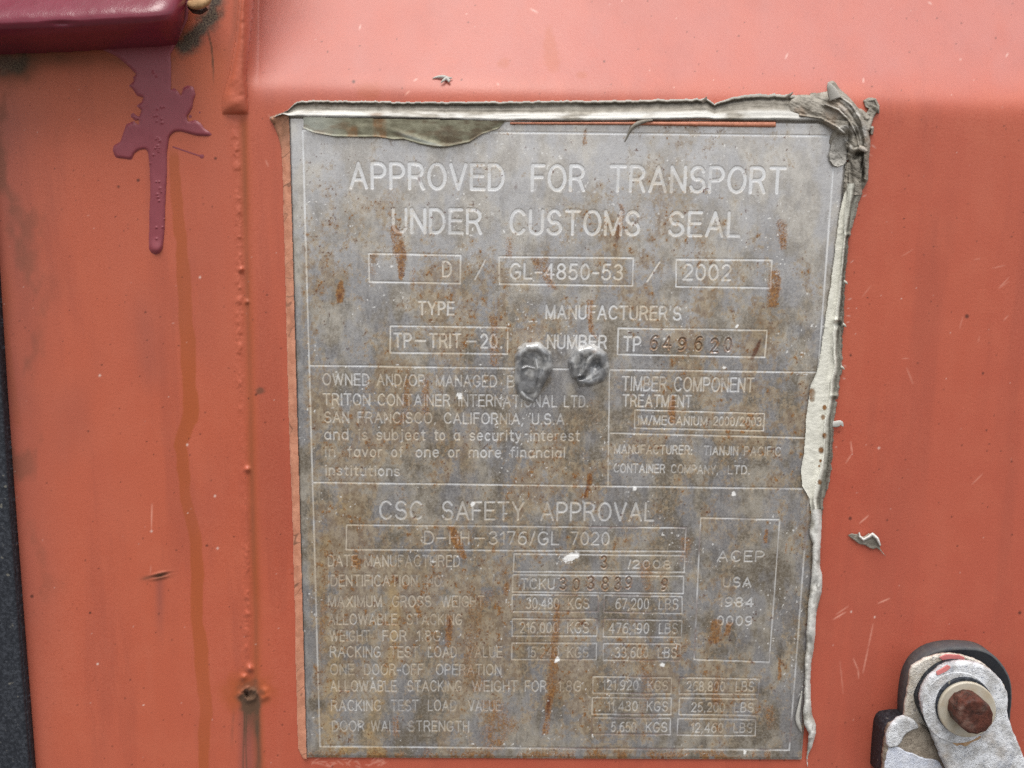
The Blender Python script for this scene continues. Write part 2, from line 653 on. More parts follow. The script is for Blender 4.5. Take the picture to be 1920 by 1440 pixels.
H += bead * (0.3 + 1.1 * np.clip(bump - .40, 0, 1) + .02 * np.sin(Y * 2 * np.pi / 13.5 + 14 * fbm(X * 0, Y, 60, 60, 2, 29))) * (.35 + .65 * sstep(.3, .6, fbm(X * 0, Y, 160, 160, 3, 3)))
H += 0.30 * sstep(6, 0, gx - X) * sstep(200, 260, Y) * sstep(-60, 0, -(X - gx)) 
H -= np.exp(-((X - gx) / 7.0) ** 2) * 0.6 * sstep(205, 240, Y)
for bx, by, br, bh in [(452, 505, 5, 1.3), (463, 566, 4, .9), (464, 880, 5, 1.4), (456, 1270, 6, 1.2), (467, 1252, 6, 1.0), (470, 1255, 5, 1.0), (496, 1296, 7, 1.0), (500, 1306, 6, .9), (493, 1310, 5, .7)]:
    H += bh * np.exp(-(((X - bx) ** 2 + (Y - by) ** 2) / br ** 2))
# torn hole in the seam and a gouge beside the stain
hn = fbm(X, Y, 8, 8, 3, 23)
H -= 2.6 * sstep(8, 3, np.hypot((X - 463) / .8, (Y - 1300) / 1.15) + 9 * (hn - .5))
H += 1.6 * np.exp(-((np.hypot((X - 466) / 1.25, Y - 1302) - 10 + 9 * (hn - .5)) / 4) ** 2) * (0.1 + fbm(X, Y, 7, 7, 2, 21))
gu = ((X - 300) * .97 - (Y - 1079) * .22)
gv = ((X - 300) * .22 + (Y - 1079) * .97)
H += 0.9 * np.exp(-(gu / 15) ** 2 - ((gv + 3.5) / 2.5) ** 2) + .7 * np.exp(-(gu / 15) ** 2 - ((gv - 4) / 2.5) ** 2) - 1.0 * np.exp(-(gu / 12) ** 2 - (gv / 2.0) ** 2)
# slight oil-canning of the sheet
H += 0.5 * (fbm(X, Y, 520, 420, 2, 40) - .5)

# what the paint carries
warm = np.clip(0.35 + .5 * sstep(640, 420, X) + .5 * (fbm(X, Y, 260, 300, 3, 2) - .5) + .25 * sstep(1200, 200, Y), 0, 1)
rcx, rcw = path_x(Y, [(270, 324, 8), (285, 327, 18), (360, 331, 22), (440, 336, 24), (455, 340, 20), (540, 346, 28), (690, 354, 27), (765, 358, 28), (790, 356, 32), (815, 345, 28), (835, 338, 24), (860, 342, 20), (940, 349, 22), (985, 360, 22), (1020, 368, 22), (1090, 370, 24), (1120, 368, 26), (1170, 369, 24), (1220, 377, 24), (1290, 382, 25), (1340, 386, 24), (1400, 382, 22), (1440, 380, 20), (2000, 380, 20)])
wob = (fbm(X, Y, 30, 40, 3, 6) - .5) * 8
run = sstep(1.12, .86, np.abs(X + wob - rcx) / (rcw * .5)) * sstep(268, 300, Y) * (.75 + .5 * (fbm(X, Y, 60, 120, 3, 7) - .5))
run = np.maximum(run, .5 * np.exp(-((X - 12 - .006 * (Y - 480)) / 9) ** 2) * sstep(480, 560, Y) * sstep(640, 600, Y))
run = np.maximum(run, .45 * sstep(9, 4, np.abs(X - np.interp(Y, [600, 700, 800], [8, 20, 34]))) * sstep(560, 620, Y) * sstep(806, 790, Y))
for sx, sy, rxx, ryy in [(945, 118, 14, 12), (1036, 112, 17, 24), (1030, 80, 12, 34), (1090, 140, 12, 8), (690, 170, 26, 20)]:
    run = np.maximum(run, .42 * sstep(1.15, .5, np.hypot((X - sx) / rxx, (Y - sy) / ryy) + (fbm(X, Y, 12, 12, 3, 12) - .5) * .8))
# brown dirt beside the weld and under the maroon bar
run = np.maximum(run, .75 * np.exp(-((X - gx - 2) / 9) ** 2) * sstep(205, 240, Y) * (.35 + fbm(X, Y, 20, 120, 3, 9)))
dirt = .26 * np.exp(-((X - gx - 1) / 5) ** 2) * sstep(205, 260, Y) * (.5 + fbm(X, Y, 14, 90, 3, 9))
dirt += .55 * np.exp(-((Y - 106 - .02 * X) / 20) ** 2) * sstep(345, 290, X) * (.4 + fbm(X, Y, 60, 24, 4, 13))
dirt += .8 * np.exp(-(((X - 25) / 46) ** 2 + ((Y - 132) / 26) ** 2)) * (.5 + fbm(X, Y, 22, 22, 4, 14))
dirt += .8 * sstep(2.4, 1.0, np.abs(X - np.interp(Y, [60, 90, 130, 160], [390, 397, 400, 400]))) * sstep(40, 70, Y) * sstep(170, 120, Y)
dirt += .55 * np.exp(-((X - np.interp(Y, [-50, 60, 100], [445, 440, 428])) / 6) ** 2) * sstep(140, 40, Y) * .5  # shade on the lap seam's left side, painted as a dark band
run = np.maximum(run, .45 * sstep(330, 120, Y + 30 * (fbm(X, Y, 60, 60, 3, 31) - .5)) * sstep(450, 410, X) * sstep(60, 110, Y))
ring = np.hypot((X - 466) / 1.15, (Y - 1298))
hn2 = fbm(X, Y, 12, 12, 4, 15)
run = np.maximum(run, .8 * sstep(58, 16, ring + 26 * (fbm(X, Y, 16, 16, 4, 16) - .5)))
dirt += .95 * sstep(32, 10, np.hypot((X - 467) / 1.0, (Y - 1304) / 1.2) + 16 * (hn2 - .5))
dirt += .9 * np.exp(-((X - 468) / 15) ** 2) * sstep(1300, 1315, Y) * sstep(1410, 1330, Y) * (.3 + fbm(X, Y, 8, 30, 4, 28))
dirt += .95 * np.exp(-((X - 482 - .02 * (Y - 1330)) / 6.0) ** 2) * sstep(1305, 1330, Y) * (.25 + .9 * fbm(X, Y, 6, 24, 4, 17))
dirt += .35 * np.exp(-((X - 438 + .05 * (Y - 1330)) / 3) ** 2) * sstep(1315, 1350, Y) * sstep(1410, 1360, Y) * fbm(X, Y, 8, 20, 3, 27) * 1.6
dirt += .9 * np.exp(-(gu / 17) ** 2 - (gv / 7) ** 2) + .5 * np.exp(-((gu + 26) / 10) ** 2 - ((gv + 1) / 4) ** 2)
dirt += .5 * sstep(.62, .8, fbm(X, Y, 60, 110, 5, 18)) * sstep(150, 0, X)
dirt += .7 * sstep(9, 3, np.hypot((X - 487) / 1.3, Y - 733) + 5 * (fbm(X, Y, 6, 6, 2, 19) - .5))
for q, x_ in enumerate((456, 462)):
    dirt += .75 * np.exp(-((X - x_ - 2.5 * np.sin(Y / 40 + q) - .02 * (Y - 1330)) / 1.5) ** 2) * sstep(1318, 1335, Y)
vio = .42 * sstep(150, 0, X) * (.4 + fbm(X, Y, 90, 160, 4, 20)) * sstep(100, 260, Y)
vio += .7 * np.exp(-((X - 464) / 13) ** 2) * sstep(1300, 1340, Y) * (.4 + fbm(X, Y, 14, 90, 3, 22))
vio += .4 * np.exp(-((X - 299 - .012 * (Y - 1085)) / 8) ** 2) * sstep(1080, 1095, Y) * sstep(1230, 1110, Y)
vio += .25 * np.exp(-((X - 275 - .1 * (Y - 640)) / 26) ** 2) * sstep(500, 620, Y) * sstep(760, 680, Y)
vio += .35 * sstep(.5, .75, fbm(X, Y, 140, 400, 3, 24)) * sstep(480, 300, X) * .6
faded = sstep(215, 120, Y + 24 * (fbm(X, Y, 120, 60, 4, 33) - .5)) * sstep(455, 500, X) * (.6 + .5 * fbm(X, Y, 40, 60, 4, 34))  # greyer pink tone on the slope above the fold
moss = np.zeros_like(X)
md = np.minimum(segdist(X, Y, (404, -40), (398, 30))[0], segdist(X, Y, (398, 30), (345, 88))[0])
moss = sstep(30, 6, md + 22 * (fbm(X, Y, 14, 14, 4, 25) - .5)) * .95
moss = np.maximum(moss, .7 * sstep(1.2, .3, np.hypot((X - 18) / 46, (Y - 118) / 26) + .9 * (fbm(X, Y, 20, 20, 4, 26) - .5)))
chip = np.zeros_like(X)
dark = np.zeros_like(X)
scr = np.zeros_like(X)


def dot(F, cx, cy, r, v):
    i0, i1 = np.searchsorted(xs, [cx - r * 3, cx + r * 3])
    j0, j1 = np.searchsorted(ys, [cy - r * 3, cy + r * 3])
    if i1 > i0 and j1 > j0:
        q = np.hypot(X[j0:j1, i0:i1] - cx, Y[j0:j1, i0:i1] - cy)
        F[j0:j1, i0:i1] = np.maximum(F[j0:j1, i0:i1], v * sstep(r * 1.5, r * .5, q))


def scratch(F, p, q, w, v):
    i0, i1 = np.searchsorted(xs, [min(p[0], q[0]) - 5, max(p[0], q[0]) + 5])
    j0, j1 = np.searchsorted(ys, [min(p[1], q[1]) - 5, max(p[1], q[1]) + 5])
    if i1 > i0 and j1 > j0:
        d_, t_ = segdist(X[j0:j1, i0:i1], Y[j0:j1, i0:i1], p, q)
        F[j0:j1, i0:i1] = np.maximum(F[j0:j1, i0:i1], v * sstep(w * 1.6, w * .4, d_) * (.4 + .6 * np.sin(t_ * 3.1)))


for _ in range(800):
    dot(dark, rng.uniform(0, 1920), rng.uniform(0, 1440), rng.uniform(.9, 1.7), rng.uniform(.3, .85))
for _ in range(200):
    dot(chip, rng.uniform(0, 1920), rng.uniform(0, 1440), rng.uniform(.7, 1.2), rng.uniform(.15, .4))
for cx, cy, r in [(222, 350, 3), (259, 338, 4), (404, 297, 3.5), (388, 1023, 3), (60, 1118, 4), (169, 1149, 3), (1813, 593, 5), (1595, 666, 3), (1843, 700, 3), (1594, 972, 4), (1912, 1149, 4), (480, 740, 3), (663, 153, 4)]:
    dot(dark, cx, cy, r * .75, .8)
for cx, cy, r in [(375, 520, 3), (408, 1128 - 100, 3), (351, 834, 3), (187, 704, 3), (183, 1245, 3), (188, 704, 2.5), (1648, 840, 3), (1596, 1147, 2.5), (1640, 1157, 2.5), (403, 930, 3), (352, 962, 2), (269, 1322, 2), (284, 996, 3), (1690, 560, 2)]:
    dot(chip, cx, cy, r * .7, .6)
for k in range(12):
    a, b = rng.uniform(1600, 1910), rng.uniform(250, 1300)
    an = rng.normal(-.5, .5)
    L = rng.uniform(6, 28)
    scratch(scr, (a, b), (a + L * math.cos(an), b + L * math.sin(an)), rng.uniform(.8, 1.3), rng.uniform(.15, .4))
for p, q, v in [((1647, 1131), (1668, 1122), .8), ((1563, 1161), (1585, 1148), .8), ((1568, 1152), (1590, 1137), .5), ((1637, 1170), (1628, 1214), .5), ((1628, 1214), (1618, 1262), .6), ((1600, 1235), (1609, 1256), .6), ((1609, 1256), (1610, 1272), .6), ((1595, 828), (1598, 850), .7), ((1598, 850), (1586, 868), .5), ((1612, 981), (1628, 967), .8), ((285, 945), (284, 992), .7), ((283, 1060), (282, 1075), .3), ((1700, 690), (1712, 720), .4), ((1575, 1240), (1581, 1300), .3), ((503, 215), (520, 240), .5), ((498, 300), (503, 312), .5), ((760, 178), (768, 170), .8)]:
    scratch(scr, p, q, 1.3, v * .75)
for k in range(10):
    b = rng.uniform(240, 960)
    a = np.interp(b, [240, 350, 450, 700, 900], [1640, 1622, 1598, 1581, 1560])
    scratch(chip, (a, b), (a + rng.uniform(2, 7), b + rng.normal(0, 4)), 1.0, .35)
for k in range(30):
    a = rng.uniform(580, 720)
    scratch(scr, (a, 1430 + rng.normal(0, 4)), (a + rng.uniform(4, 14), 1430 + rng.normal(0, 5)), 1.2, .4)
for k in range(9):
    b = rng.uniform(-10, 160)
    a = rng.uniform(560, 1900)
    scratch(chip, (a, b), (a + rng.normal(0, 6), b + rng.uniform(2, 10)), 1.6, .3)

clip1 = lambda a: np.clip(a, 0, 1)
A1 = np.stack([clip1(run), clip1(dirt), clip1(chip), clip1(dark)], -1)
A2 = np.stack([clip1(moss), clip1(vio), clip1(warm), clip1(scr)], -1)
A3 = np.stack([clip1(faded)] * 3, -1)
P = W(X, Y, H)
Fall = grid_faces(*X.shape)
Nall = grid_normals(P).reshape(-1, 3)
fx = X.ravel()[Fall].mean(1)
fy = Y.ravel()[Fall].mean(1)
gxf = np.interp(fy, [200, 300, 560, 700, 900, 1050, 1150, 1290, 1440], [455, 457, 463, 467, 471, 475, 479, 479, 486])
part = np.zeros(len(Fall), int)
part[(np.abs(fx - gxf + 11) < 17) & (fy > 216) & (fy < 1290)] = 1
rxf = np.interp(fy, [-420, 0, 80, 140, 185, 206, 216], [500, 463, 455, 446, 441, 441, 441])
rwf = np.interp(fy, [-420, 0, 80, 140, 185, 206, 216], [14, 13, 13, 15, 21, 24, 22])
part[(np.abs(fx - rxf) < rwf) & (fy <= 216)] = 2
door = empty('container_door', 'faded orange red painted steel door behind the data plate, with rust stains and a weld seam', 'door', W(960, 1440, 0).tolist())
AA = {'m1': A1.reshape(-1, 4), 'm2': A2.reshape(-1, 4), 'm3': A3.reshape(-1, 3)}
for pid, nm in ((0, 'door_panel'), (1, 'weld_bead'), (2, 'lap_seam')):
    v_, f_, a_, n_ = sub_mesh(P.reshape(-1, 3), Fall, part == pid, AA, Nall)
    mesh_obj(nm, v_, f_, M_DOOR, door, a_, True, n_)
del A1, A2, P, Fall, Nall, AA

# ------------------------------------------------------------------ lettering: a plain single-stroke alphabet
def el(cx, cy, rx, ry, a0, a1, n=14):
    t = np.radians(np.linspace(a0, a1, n))
    return [(cx + rx * math.cos(v), cy + ry * math.sin(v)) for v in t]


G = {
 'A': (.66, [[(0, 0), (.33, 1), (.66, 0)], [(.11, .33), (.55, .33)]]),
 'B': (.54, [[(0, 0), (0, 1), (.28, 1)] + el(.28, .76, .22, .24, 90, -90, 9) + [(0, .52)], [(.28, .52)] + el(.28, .26, .26, .26, 90, -90, 9) + [(0, 0)]]),
 'C': (.62, [el(.33, .5, .33, .5, 42, 318, 20)]),
 'D': (.58, [[(0, 0), (0, 1), (.22, 1)] + el(.22, .5, .36, .5, 90, -90, 14) + [(0, 0)]]),
 'E': (.5, [[(.5, 1), (0, 1), (0, 0), (.52, 0)], [(0, .53), (.46, .53)]]),
 'F': (.48, [[(.48, 1), (0, 1), (0, 0)], [(0, .52), (.42, .52)]]),
 'G': (.64, [el(.33, .5, .33, .5, 42, 325, 20) + [(.62, .44), (.36, .44)]]),
 'H': (.54, [[(0, 0), (0, 1)], [(.54, 0), (.54, 1)], [(0, .52), (.54, .52)]]),
 'I': (.04, [[(.02, 0), (.02, 1)]]),
 'J': (.4, [[(.4, 1), (.4, .25)] + el(.2, .25, .2, .25, 0, -180, 9)]),
 'K': (.54, [[(0, 0), (0, 1)], [(.52, 1), (0, .38)], [(.18, .6), (.54, 0)]]),
 'L': (.45, [[(0, 1), (0, 0), (.45, 0)]]),
 'M': (.68, [[(0, 0), (0, 1), (.34, .02), (.68, 1), (.68, 0)]]),
 'N': (.56, [[(0, 0), (0, 1), (.56, 0), (.56, 1)]]),
 'O': (.68, [el(.34, .5, .34, .5, 0, 360, 24)]),
 'P': (.54, [[(0, 0), (0, 1), (.28, 1)] + el(.28, .73, .26, .27, 90, -90, 10) + [(0, .46)]]),
 'R': (.57, [[(0, 0), (0, 1), (.28, 1)] + el(.28, .74, .26, .26, 90, -90, 10) + [(0, .48)], [(.28, .48), (.4, .4), (.57, 0)]]),
 'S': (.56, [el(.28, .74, .25, .26, 20, 262, 14) + el(.28, .26, .28, .26, 85, -165, 14)]),
 'T': (.58, [[(0, 1), (.58, 1)], [(.29, 1), (.29, 0)]]),
 'U': (.54, [[(0, 1), (0, .28)] + el(.27, .28, .27, .28, 180, 360, 12) + [(.54, 1)]]),
 'V': (.62, [[(0, 1), (.31, 0), (.62, 1)]]),
 'W': (.9, [[(0, 1), (.22, 0), (.45, 1), (.68, 0), (.9, 1)]]),
 'X': (.6, [[(0, 1), (.6, 0)], [(0, 0), (.6, 1)]]),
 'Y': (.6, [[(0, 1), (.3, .45), (.6, 1)], [(.3, .45), (.3, 0)]]),
 '0': (.5, [el(.25, .5, .25, .5, 0, 360, 22)]),
 '1': (.2, [[(0, .78), (.2, 1), (.2, 0)]]),
 '2': (.5, [el(.25, .72, .24, .28, 165, -35, 14) + [(0, 0), (.5, 0)]]),
 '3': (.5, [el(.24, .76, .22, .24, 155, -90, 12) + el(.24, .26, .26, .26, 90, -155, 14)]),
 '4': (.54, [[(.4, 0), (.4, 1), (0, .28), (.54, .28)]]),
 '5': (.5, [[(.46, 1), (.1, 1), (.04, .5)] + el(.23, .32, .26, .32, 128, -150, 14)]),
 '6': (.5, [el(.25, .31, .25, .31, 0, 360, 18), el(.36, .38, .36, .62, 70, 180, 10)]),
 '7': (.48, [[(0, 1), (.48, 1), (.16, 0)]]),
 '8': (.5, [el(.25, .76, .21, .24, 0, 360, 16), el(.25, .26, .25, .26, 0, 360, 18)]),
 '9': (.5, [el(.25, .69, .25, .31, 0, 360, 18), el(.14, .62, .36, .62, 250, 360, 10)]),
 '.': (.06, [[(.03, 0), (.03, .06)]]), ',': (.1, [[(.07, .05), (0, -.16)]]), ':': (.06, [[(.03, 0), (.03, .06)], [(.03, .5), (.03, .56)]]),
 '-': (.36, [[(0, .42), (.36, .42)]]), '_': (.6, [[(0, .46), (.6, .46)]]), '/': (.3, [[(0, -.04), (.3, 1.04)]]), "'": (.06, [[(.04, 1.06), (0, .76)]]),
 'a': (.46, [el(.22, .34, .22, .34, 0, 360, 16), [(.45, .68), (.45, 0)]]),
 'b': (.46, [el(.24, .34, .22, .34, 0, 360, 16), [(0, 1), (0, 0)]]),
 'c': (.42, [el(.22, .34, .22, .34, 45, 315, 14)]),
 'd': (.46, [el(.22, .34, .22, .34, 0, 360, 16), [(.45, 1), (.45, 0)]]),
 'e': (.44, [[(0, .36), (.44, .36)] + el(.22, .34, .22, .34, 5, 315, 16)]),
 'f': (.3, [[(.3, 1), (.2, .98), (.13, .88), (.13, 0)], [(0, .68), (.28, .68)]]),
 'i': (.06, [[(.03, 0), (.03, .68)], [(.03, .9), (.03, .97)]]),
 'j': (.16, [[(.12, .68), (.12, -.12), (.07, -.22), (0, -.22)], [(.12, .9), (.12, .97)]]),
 'l': (.06, [[(.03, 0), (.03, 1)]]),
 'm': (.7, [[(0, 0), (0, .68)], [(0, .45)] + el(.175, .5, .175, .18, 160, 0, 7) + [(.35, 0)], [(.35, .45)] + el(.525, .5, .175, .18, 160, 0, 7) + [(.7, 0)]]),
 'n': (.42, [[(0, 0), (0, .68)], [(0, .42)] + el(.21, .47, .21, .21, 160, 0, 8) + [(.42, 0)]]),
 'o': (.46, [el(.23, .34, .23, .34, 0, 360, 18)]),
 'r': (.26, [[(0, 0), (0, .68)], [(0, .42)] + el(.2, .45, .2, .23, 160, 75, 6)]),
 's': (.4, [el(.2, .5, .18, .18, 25, 255, 10) + el(.2, .17, .2, .17, 80, -160, 10)]),
 't': (.28, [[(.12, .92), (.12, .12), (.17, .01), (.28, 0)], [(0, .68), (.28, .68)]]),
 'u': (.42, [[(0, .68), (0, .24)] + el(.21, .21, .21, .21, 180, 340, 8), [(.42, .68), (.42, 0)]]),
 'v': (.42, [[(0, .68), (.21, 0), (.42, .68)]]),
 'y': (.42, [[(0, .68), (.21, .02)], [(.42, .68), (.17, -.14), (.08, -.22), (0, -.22)]]),
}

RS = 0.7
RX0, RY0 = 525.0, 205.0
rxs = np.arange(RX0, 1605, RS)
rys = np.arange(RY0, 1435, RS)
SDF = np.full((len(rys), len(rxs)), 9.0, np.float32)       # distance minus half stroke, in px
OWN = np.zeros(SDF.shape, np.int16)
STAMP = np.full(SDF.shape, 9.0, np.float32)
LINE_FLAG = np.zeros(SDF.shape, np.float32)


def stroke(p, q, w, gid, tgt, line=0.0):
    m_ = w + 4
    i0 = max(0, int((min(p[0], q[0]) - m_ - RX0) / RS))
    i1 = min(len(rxs), int((max(p[0], q[0]) + m_ - RX0) / RS) + 2)
    j0 = max(0, int((min(p[1], q[1]) - m_ - RY0) / RS))
    j1 = min(len(rys), int((max(p[1], q[1]) + m_ - RY0) / RS) + 2)
    if i1 <= i0 or j1 <= j0:
        return
    XX = rxs[None, i0:i1]
    YY = rys[j0:j1, None]
    d_, _ = segdist(XX, YY, p, q)
    d_ = d_ - w * .5
    blk = tgt[j0:j1, i0:i1]
    own = OWN[j0:j1, i0:i1]
    new = d_ < np.minimum(blk, 0.6)
    own[new] = gid
    LINE_FLAG[j0:j1, i0:i1][new] = line
    np.minimum(blk, d_, out=blk)


GROUPS = []


def grp(name, label=None):
    GROUPS.append((name, label))
    return len(GROUPS)


def word(gid, s, x0, x1, yb, cap, w, slope=.0115, yb_at=None, tgt=None, gap=.12):
    ws = [G[c][0] for c in s]
    gap = gap + w / (cap - w) * .95
    tot = sum(ws) + gap * (len(s) - 1)
    full = (x1 - x0 - w) / max(tot, .01) / 1.0
    if len(s) == 1:
        full = (x1 - x0 - w) / max(ws[0], .12)
    xx = x0 + w / 2
    ya = x0 if yb_at is None else yb_at
    for c, cw in zip(s, ws):
        for poly in G[c][1]:
            pts = []
            for (u, v) in poly:
                bx = xx + u * full
                by = yb - w / 2 + slope * (bx - ya)
                y_ = by - v * (cap - w)
                pts.append((bx + (839 - bx) / (9888 - by) * (y_ - by), y_))
            for p, q in zip(pts[:-1], pts[1:]):
                stroke(p, q, w, gid, SDF if tgt is None else tgt)
        xx += (cw + gap) * full


def line(gid, p, q, w):
    stroke(p, q, w, gid, SDF, 1.0)


def frame(x0, y0, x1, y1, x2, y2, x3, y3, w=2.7):
    g = grp('frame_line')
    c = [(x0, y0), (x1, y1), (x2, y2), (x3, y3)]
    for k in range(4):
        line(g, c[k], c[(k + 1) % 4], w)


def row(words, yb, cap, w, slope=.0115, label=None, xa=None):
    g = grp('lettering', label)
    xa = words[0][1] if xa is None else xa
    for s, x0, x1 in words:
        word(g, s, x0, x1, yb, cap, w, slope, xa)


def stamps(s, pos, y0, y1, slope=.012):
    g = grp('stamped_digits', 'uneven hand stamped numerals, rusty in the strokes')
    for c, (x0, x1), (a, b) in zip(s, pos, zip(y0, y1)):
        word(g, c, x0, x1, b, b - a, 2.3, slope, x0, STAMP)


b_ = grp('border_line')
for p, q in [((567.5, 244), (1567, 255)), ((1567, 255), (1480, 1406)), ((1480, 1406), (600, 1399)), ((600, 1399), (567.5, 244))]:
    line(b_, p, q, 3.2)
for p, q in [((582, 685), (1535, 698)), ((587, 904), (1508, 916)), ((1145, 811.5), (1509, 820.5)), ((1143, 693), (1140, 908))]:
    line(grp('divider_line'), p, q, 2.8)
TB = 6.0
row([('APPROVED', 655, 946), ('FOR', 995, 1097), ('TRANSPORT', 1142, 1472)], 354.5, 52, TB, .0115, 'widest raised heading, first line')
row([('UNDER', 735, 904), ('CUSTOMS', 955, 1200), ('SEAL', 1252, 1388)], 437.5, 49, 5.7, .0115, 'wide heading, second line')
frame(691.6, 475, 863.7, 478.5, 863, 531, 692.5, 528)
row([('D', 828.6, 847.6)], 519.3, 31.5, 3.6)
g_ = grp('lettering')
stroke((910, 487), (890.5, 523), 3.2, g_, SDF)
frame(935.5, 481, 1187.7, 483, 1186, 535.5, 936.5, 532)
row([('GL-4850-53', 955, 1168)], 523, 31.5, 3.8)
g_ = grp('lettering')
stroke((1236.7, 490.7), (1213.5, 527), 3.2, g_, SDF)
frame(1268, 486, 1447, 487.5, 1445, 539.5, 1267.5, 537)
row([('2002', 1279.5, 1371)], 525, 32, 3.8)
row([('TYPE', 783.5, 852.5)], 590.5, 27.5, 3.8)
row([("MANUFACTURER'S", 1022.5, 1277.5)], 597.5, 27.5, 3.4, .0125)
frame(732, 611, 952, 613.5, 951.5, 663, 731.5, 661)
row([('TP', 737.7, 772.5), ('_', 778, 799), ('TRIT', 804.5, 865), ('_', 873.5, 893.5), ('20', 900, 933), ('.', 938, 942)], 651, 28.5, 3.6)
row([('NUMBER', 1025, 1138)], 653.5, 27.5, 3.4)
frame(1159.3, 615, 1438.3, 619, 1434, 669.3, 1157.7, 664)
row([('TP', 1168, 1202)], 658, 29, 3.6)
stamps('649620', [(1219, 1233), (1243, 1258), (1271, 1286), (1302, 1316), (1332, 1346), (1358, 1371)], [629, 631, 633, 631, 634, 633], [656, 656, 658, 658, 661, 659])
L3 = 2.7
row([('OWNED', 604.6, 693.5), ('AND/OR', 706, 798), ('MANAGED', 817, 932), ('BY', 950.5, 985)], 721.5, 23, L3)
row([('TRITON', 605.5, 694.5), ('CONTAINER', 708, 844.5), ('INTERNATIONAL', 859, 1045), ('LTD.', 1057, 1103.5)], 759, 23, L3, .009)
row([('SAN', 608, 655), ('FRANCISCO,', 670, 818), ('CALIFORNIA,', 832, 982), ('U.S.A.', 997, 1065)], 792, 22, L3, .009)
row([('and', 608, 654), ('is', 672, 689.5), ('subject', 705.5, 798), ('to', 814, 835), ('a', 850.5, 863), ('security', 880, 977.5), ('interest', 993.5, 1087)], 824, 22, L3, .006)
row([('in', 609, 629), ('favor', 651.5, 717), ('of', 733.5, 756), ('one', 779, 823.5), ('or', 840, 863), ('more', 879, 940), ('financial', 956.5, 1060)], 856, 21.5, L3, .005)
row([('institutions', 609.5, 750)], 890.5, 20.5, L3)
row([('TIMBER', 1165.5, 1250), ('COMPONENT', 1263, 1413.5)], 732, 28, 2.9, .0125)
row([('TREATMENT', 1166.5, 1297)], 762, 24, 2.9)
frame(1190.4, 768, 1433.4, 775, 1431.5, 807.3, 1190, 802, 2.3)
row([('IM/MEGANIUM', 1195.7, 1326), ('2000/2003.', 1337, 1432)], 795.5, 18, 2.4, .0135)
row([('MANUFACTURER:', 1151, 1298), ('TIANJIN', 1319, 1384), ('PACIFIC', 1394.5, 1464)], 849.5, 18, 2.4, .0165)
row([('CONTAINER', 1150, 1247), ('COMPANY,', 1257.5, 1347), ('LTD.', 1364, 1406)], 885, 17.5, 2.4, .0165)
row([('CSC', 711, 793.5), ('SAFETY', 828, 983), ('APPROVAL', 1013, 1226.5)], 973.6, 36.5, 4.0, .0075, 'large faint heading of the lower panel')
frame(650, 984, 1286.6, 989, 1284, 1033.5, 649, 1030, 2.5)
row([('D', 795, 814.5), ('_', 818, 837), ('HH', 842, 880.5), ('_', 888.7, 909.7), ('3176/GL', 916, 1049), ('7020', 1069, 1143)], 1020, 26, 3.0, .006)
S3 = 2.4
row([('DATE', 615, 670), ('MANUFACTURED', 683, 863)], 1061.5, 22.5, S3, .004)
frame(963.7, 1038, 1284, 1041.5, 1283, 1072.5, 962.5, 1071, 2.4)
row([('/', 1177, 1183), ('2008', 1185, 1257.5)], 1065.5, 17, 2.6, .01)
stamps('3', [(1126, 1138)], [1042.5], [1066])
row([('IDENTIFICATION', 615, 783), ('NO.', 801, 833)], 1098.6, 22, S3, .003)
frame(961.5, 1077, 1282, 1080, 1281, 1112, 961, 1109.5, 2.4)
row([('TCKU', 975.5, 1040)], 1104, 21, 2.6)
stamps('3038399', [(1049, 1062), (1074, 1087), (1101, 1114), (1128, 1141), (1152, 1164), (1173, 1184), (1240, 1251)], [1083, 1085, 1081, 1082, 1082, 1081, 1084], [1106, 1107, 1106, 1107, 1107, 1104, 1107])
row([('MAXIMUM', 615, 716), ('GROSS', 735, 808.5), ('WEIGHT', 827, 908)], 1137.5, 22, S3, .001)
row([('ALLOWABLE', 615, 745), ('STACKING', 762, 867)], 1171, 21.5, S3, .001)
row([('WEIGHT', 618, 694), ('FOR', 717, 762.5), ('1.8G.', 781.5, 833)], 1202, 21.5, S3, .001)
row([('RACKING', 618.5, 714.5), ('TEST', 731, 785), ('LOAD', 802, 857), ('VALUE', 874.5, 942)], 1232, 21.5, S3, .001)
row([('ONE', 619, 664.5), ('DOOR-OFF', 683, 794), ('OPERATION', 817, 940)], 1265, 21.5, S3, .001)
row([('ALLOWABLE', 619, 744), ('STACKING', 763.5, 866), ('WEIGHT', 885, 970.5), ('FOR', 983.5, 1025), ('1.8G', 1046, 1090)], 1296, 21.5, S3, .001)
row([('RACKING', 620.5, 715), ('TEST', 732.5, 785), ('LOAD', 802, 856), ('VALUE', 877.5, 939.5)], 1332.5, 21.5, S3, .001)
row([('DOOR', 622.5, 683.5), ('WALL', 695.5, 751.5), ('STRENGTH', 765, 880)], 1371, 21, S3, .001)
V3 = 2.3
frame(960.6, 1114.6, 1122, 1115.5, 1121.5, 1147, 960.3, 1146.3, 2.3)
row([('30,480', 986, 1048), ('KGS', 1064, 1105)], 1141, 21.5, V3, .004)
frame(1132.8, 1115.6, 1279, 1118, 1279, 1150, 1132.5, 1147.3, 2.3)
row([('67,200', 1153.5, 1217), ('LBS', 1234.5, 1272)], 1142, 21.5, V3, .004)
frame(960.5, 1160, 1120, 1161, 1119, 1192, 960, 1192, 2.3)
row([('216,000', 974, 1047), ('KGS', 1063, 1104.5)], 1186.5, 21.5, V3, .002)
frame(1131.8, 1161, 1278.6, 1163, 1277, 1194.3, 1131.5, 1193.5, 2.3)
row([('476,190', 1141, 1217), ('LBS', 1234.5, 1271)], 1187.3, 20.5, V3, .004)
frame(960, 1205, 1118.5, 1205.5, 1118, 1236.5, 959.3, 1236, 2.3)
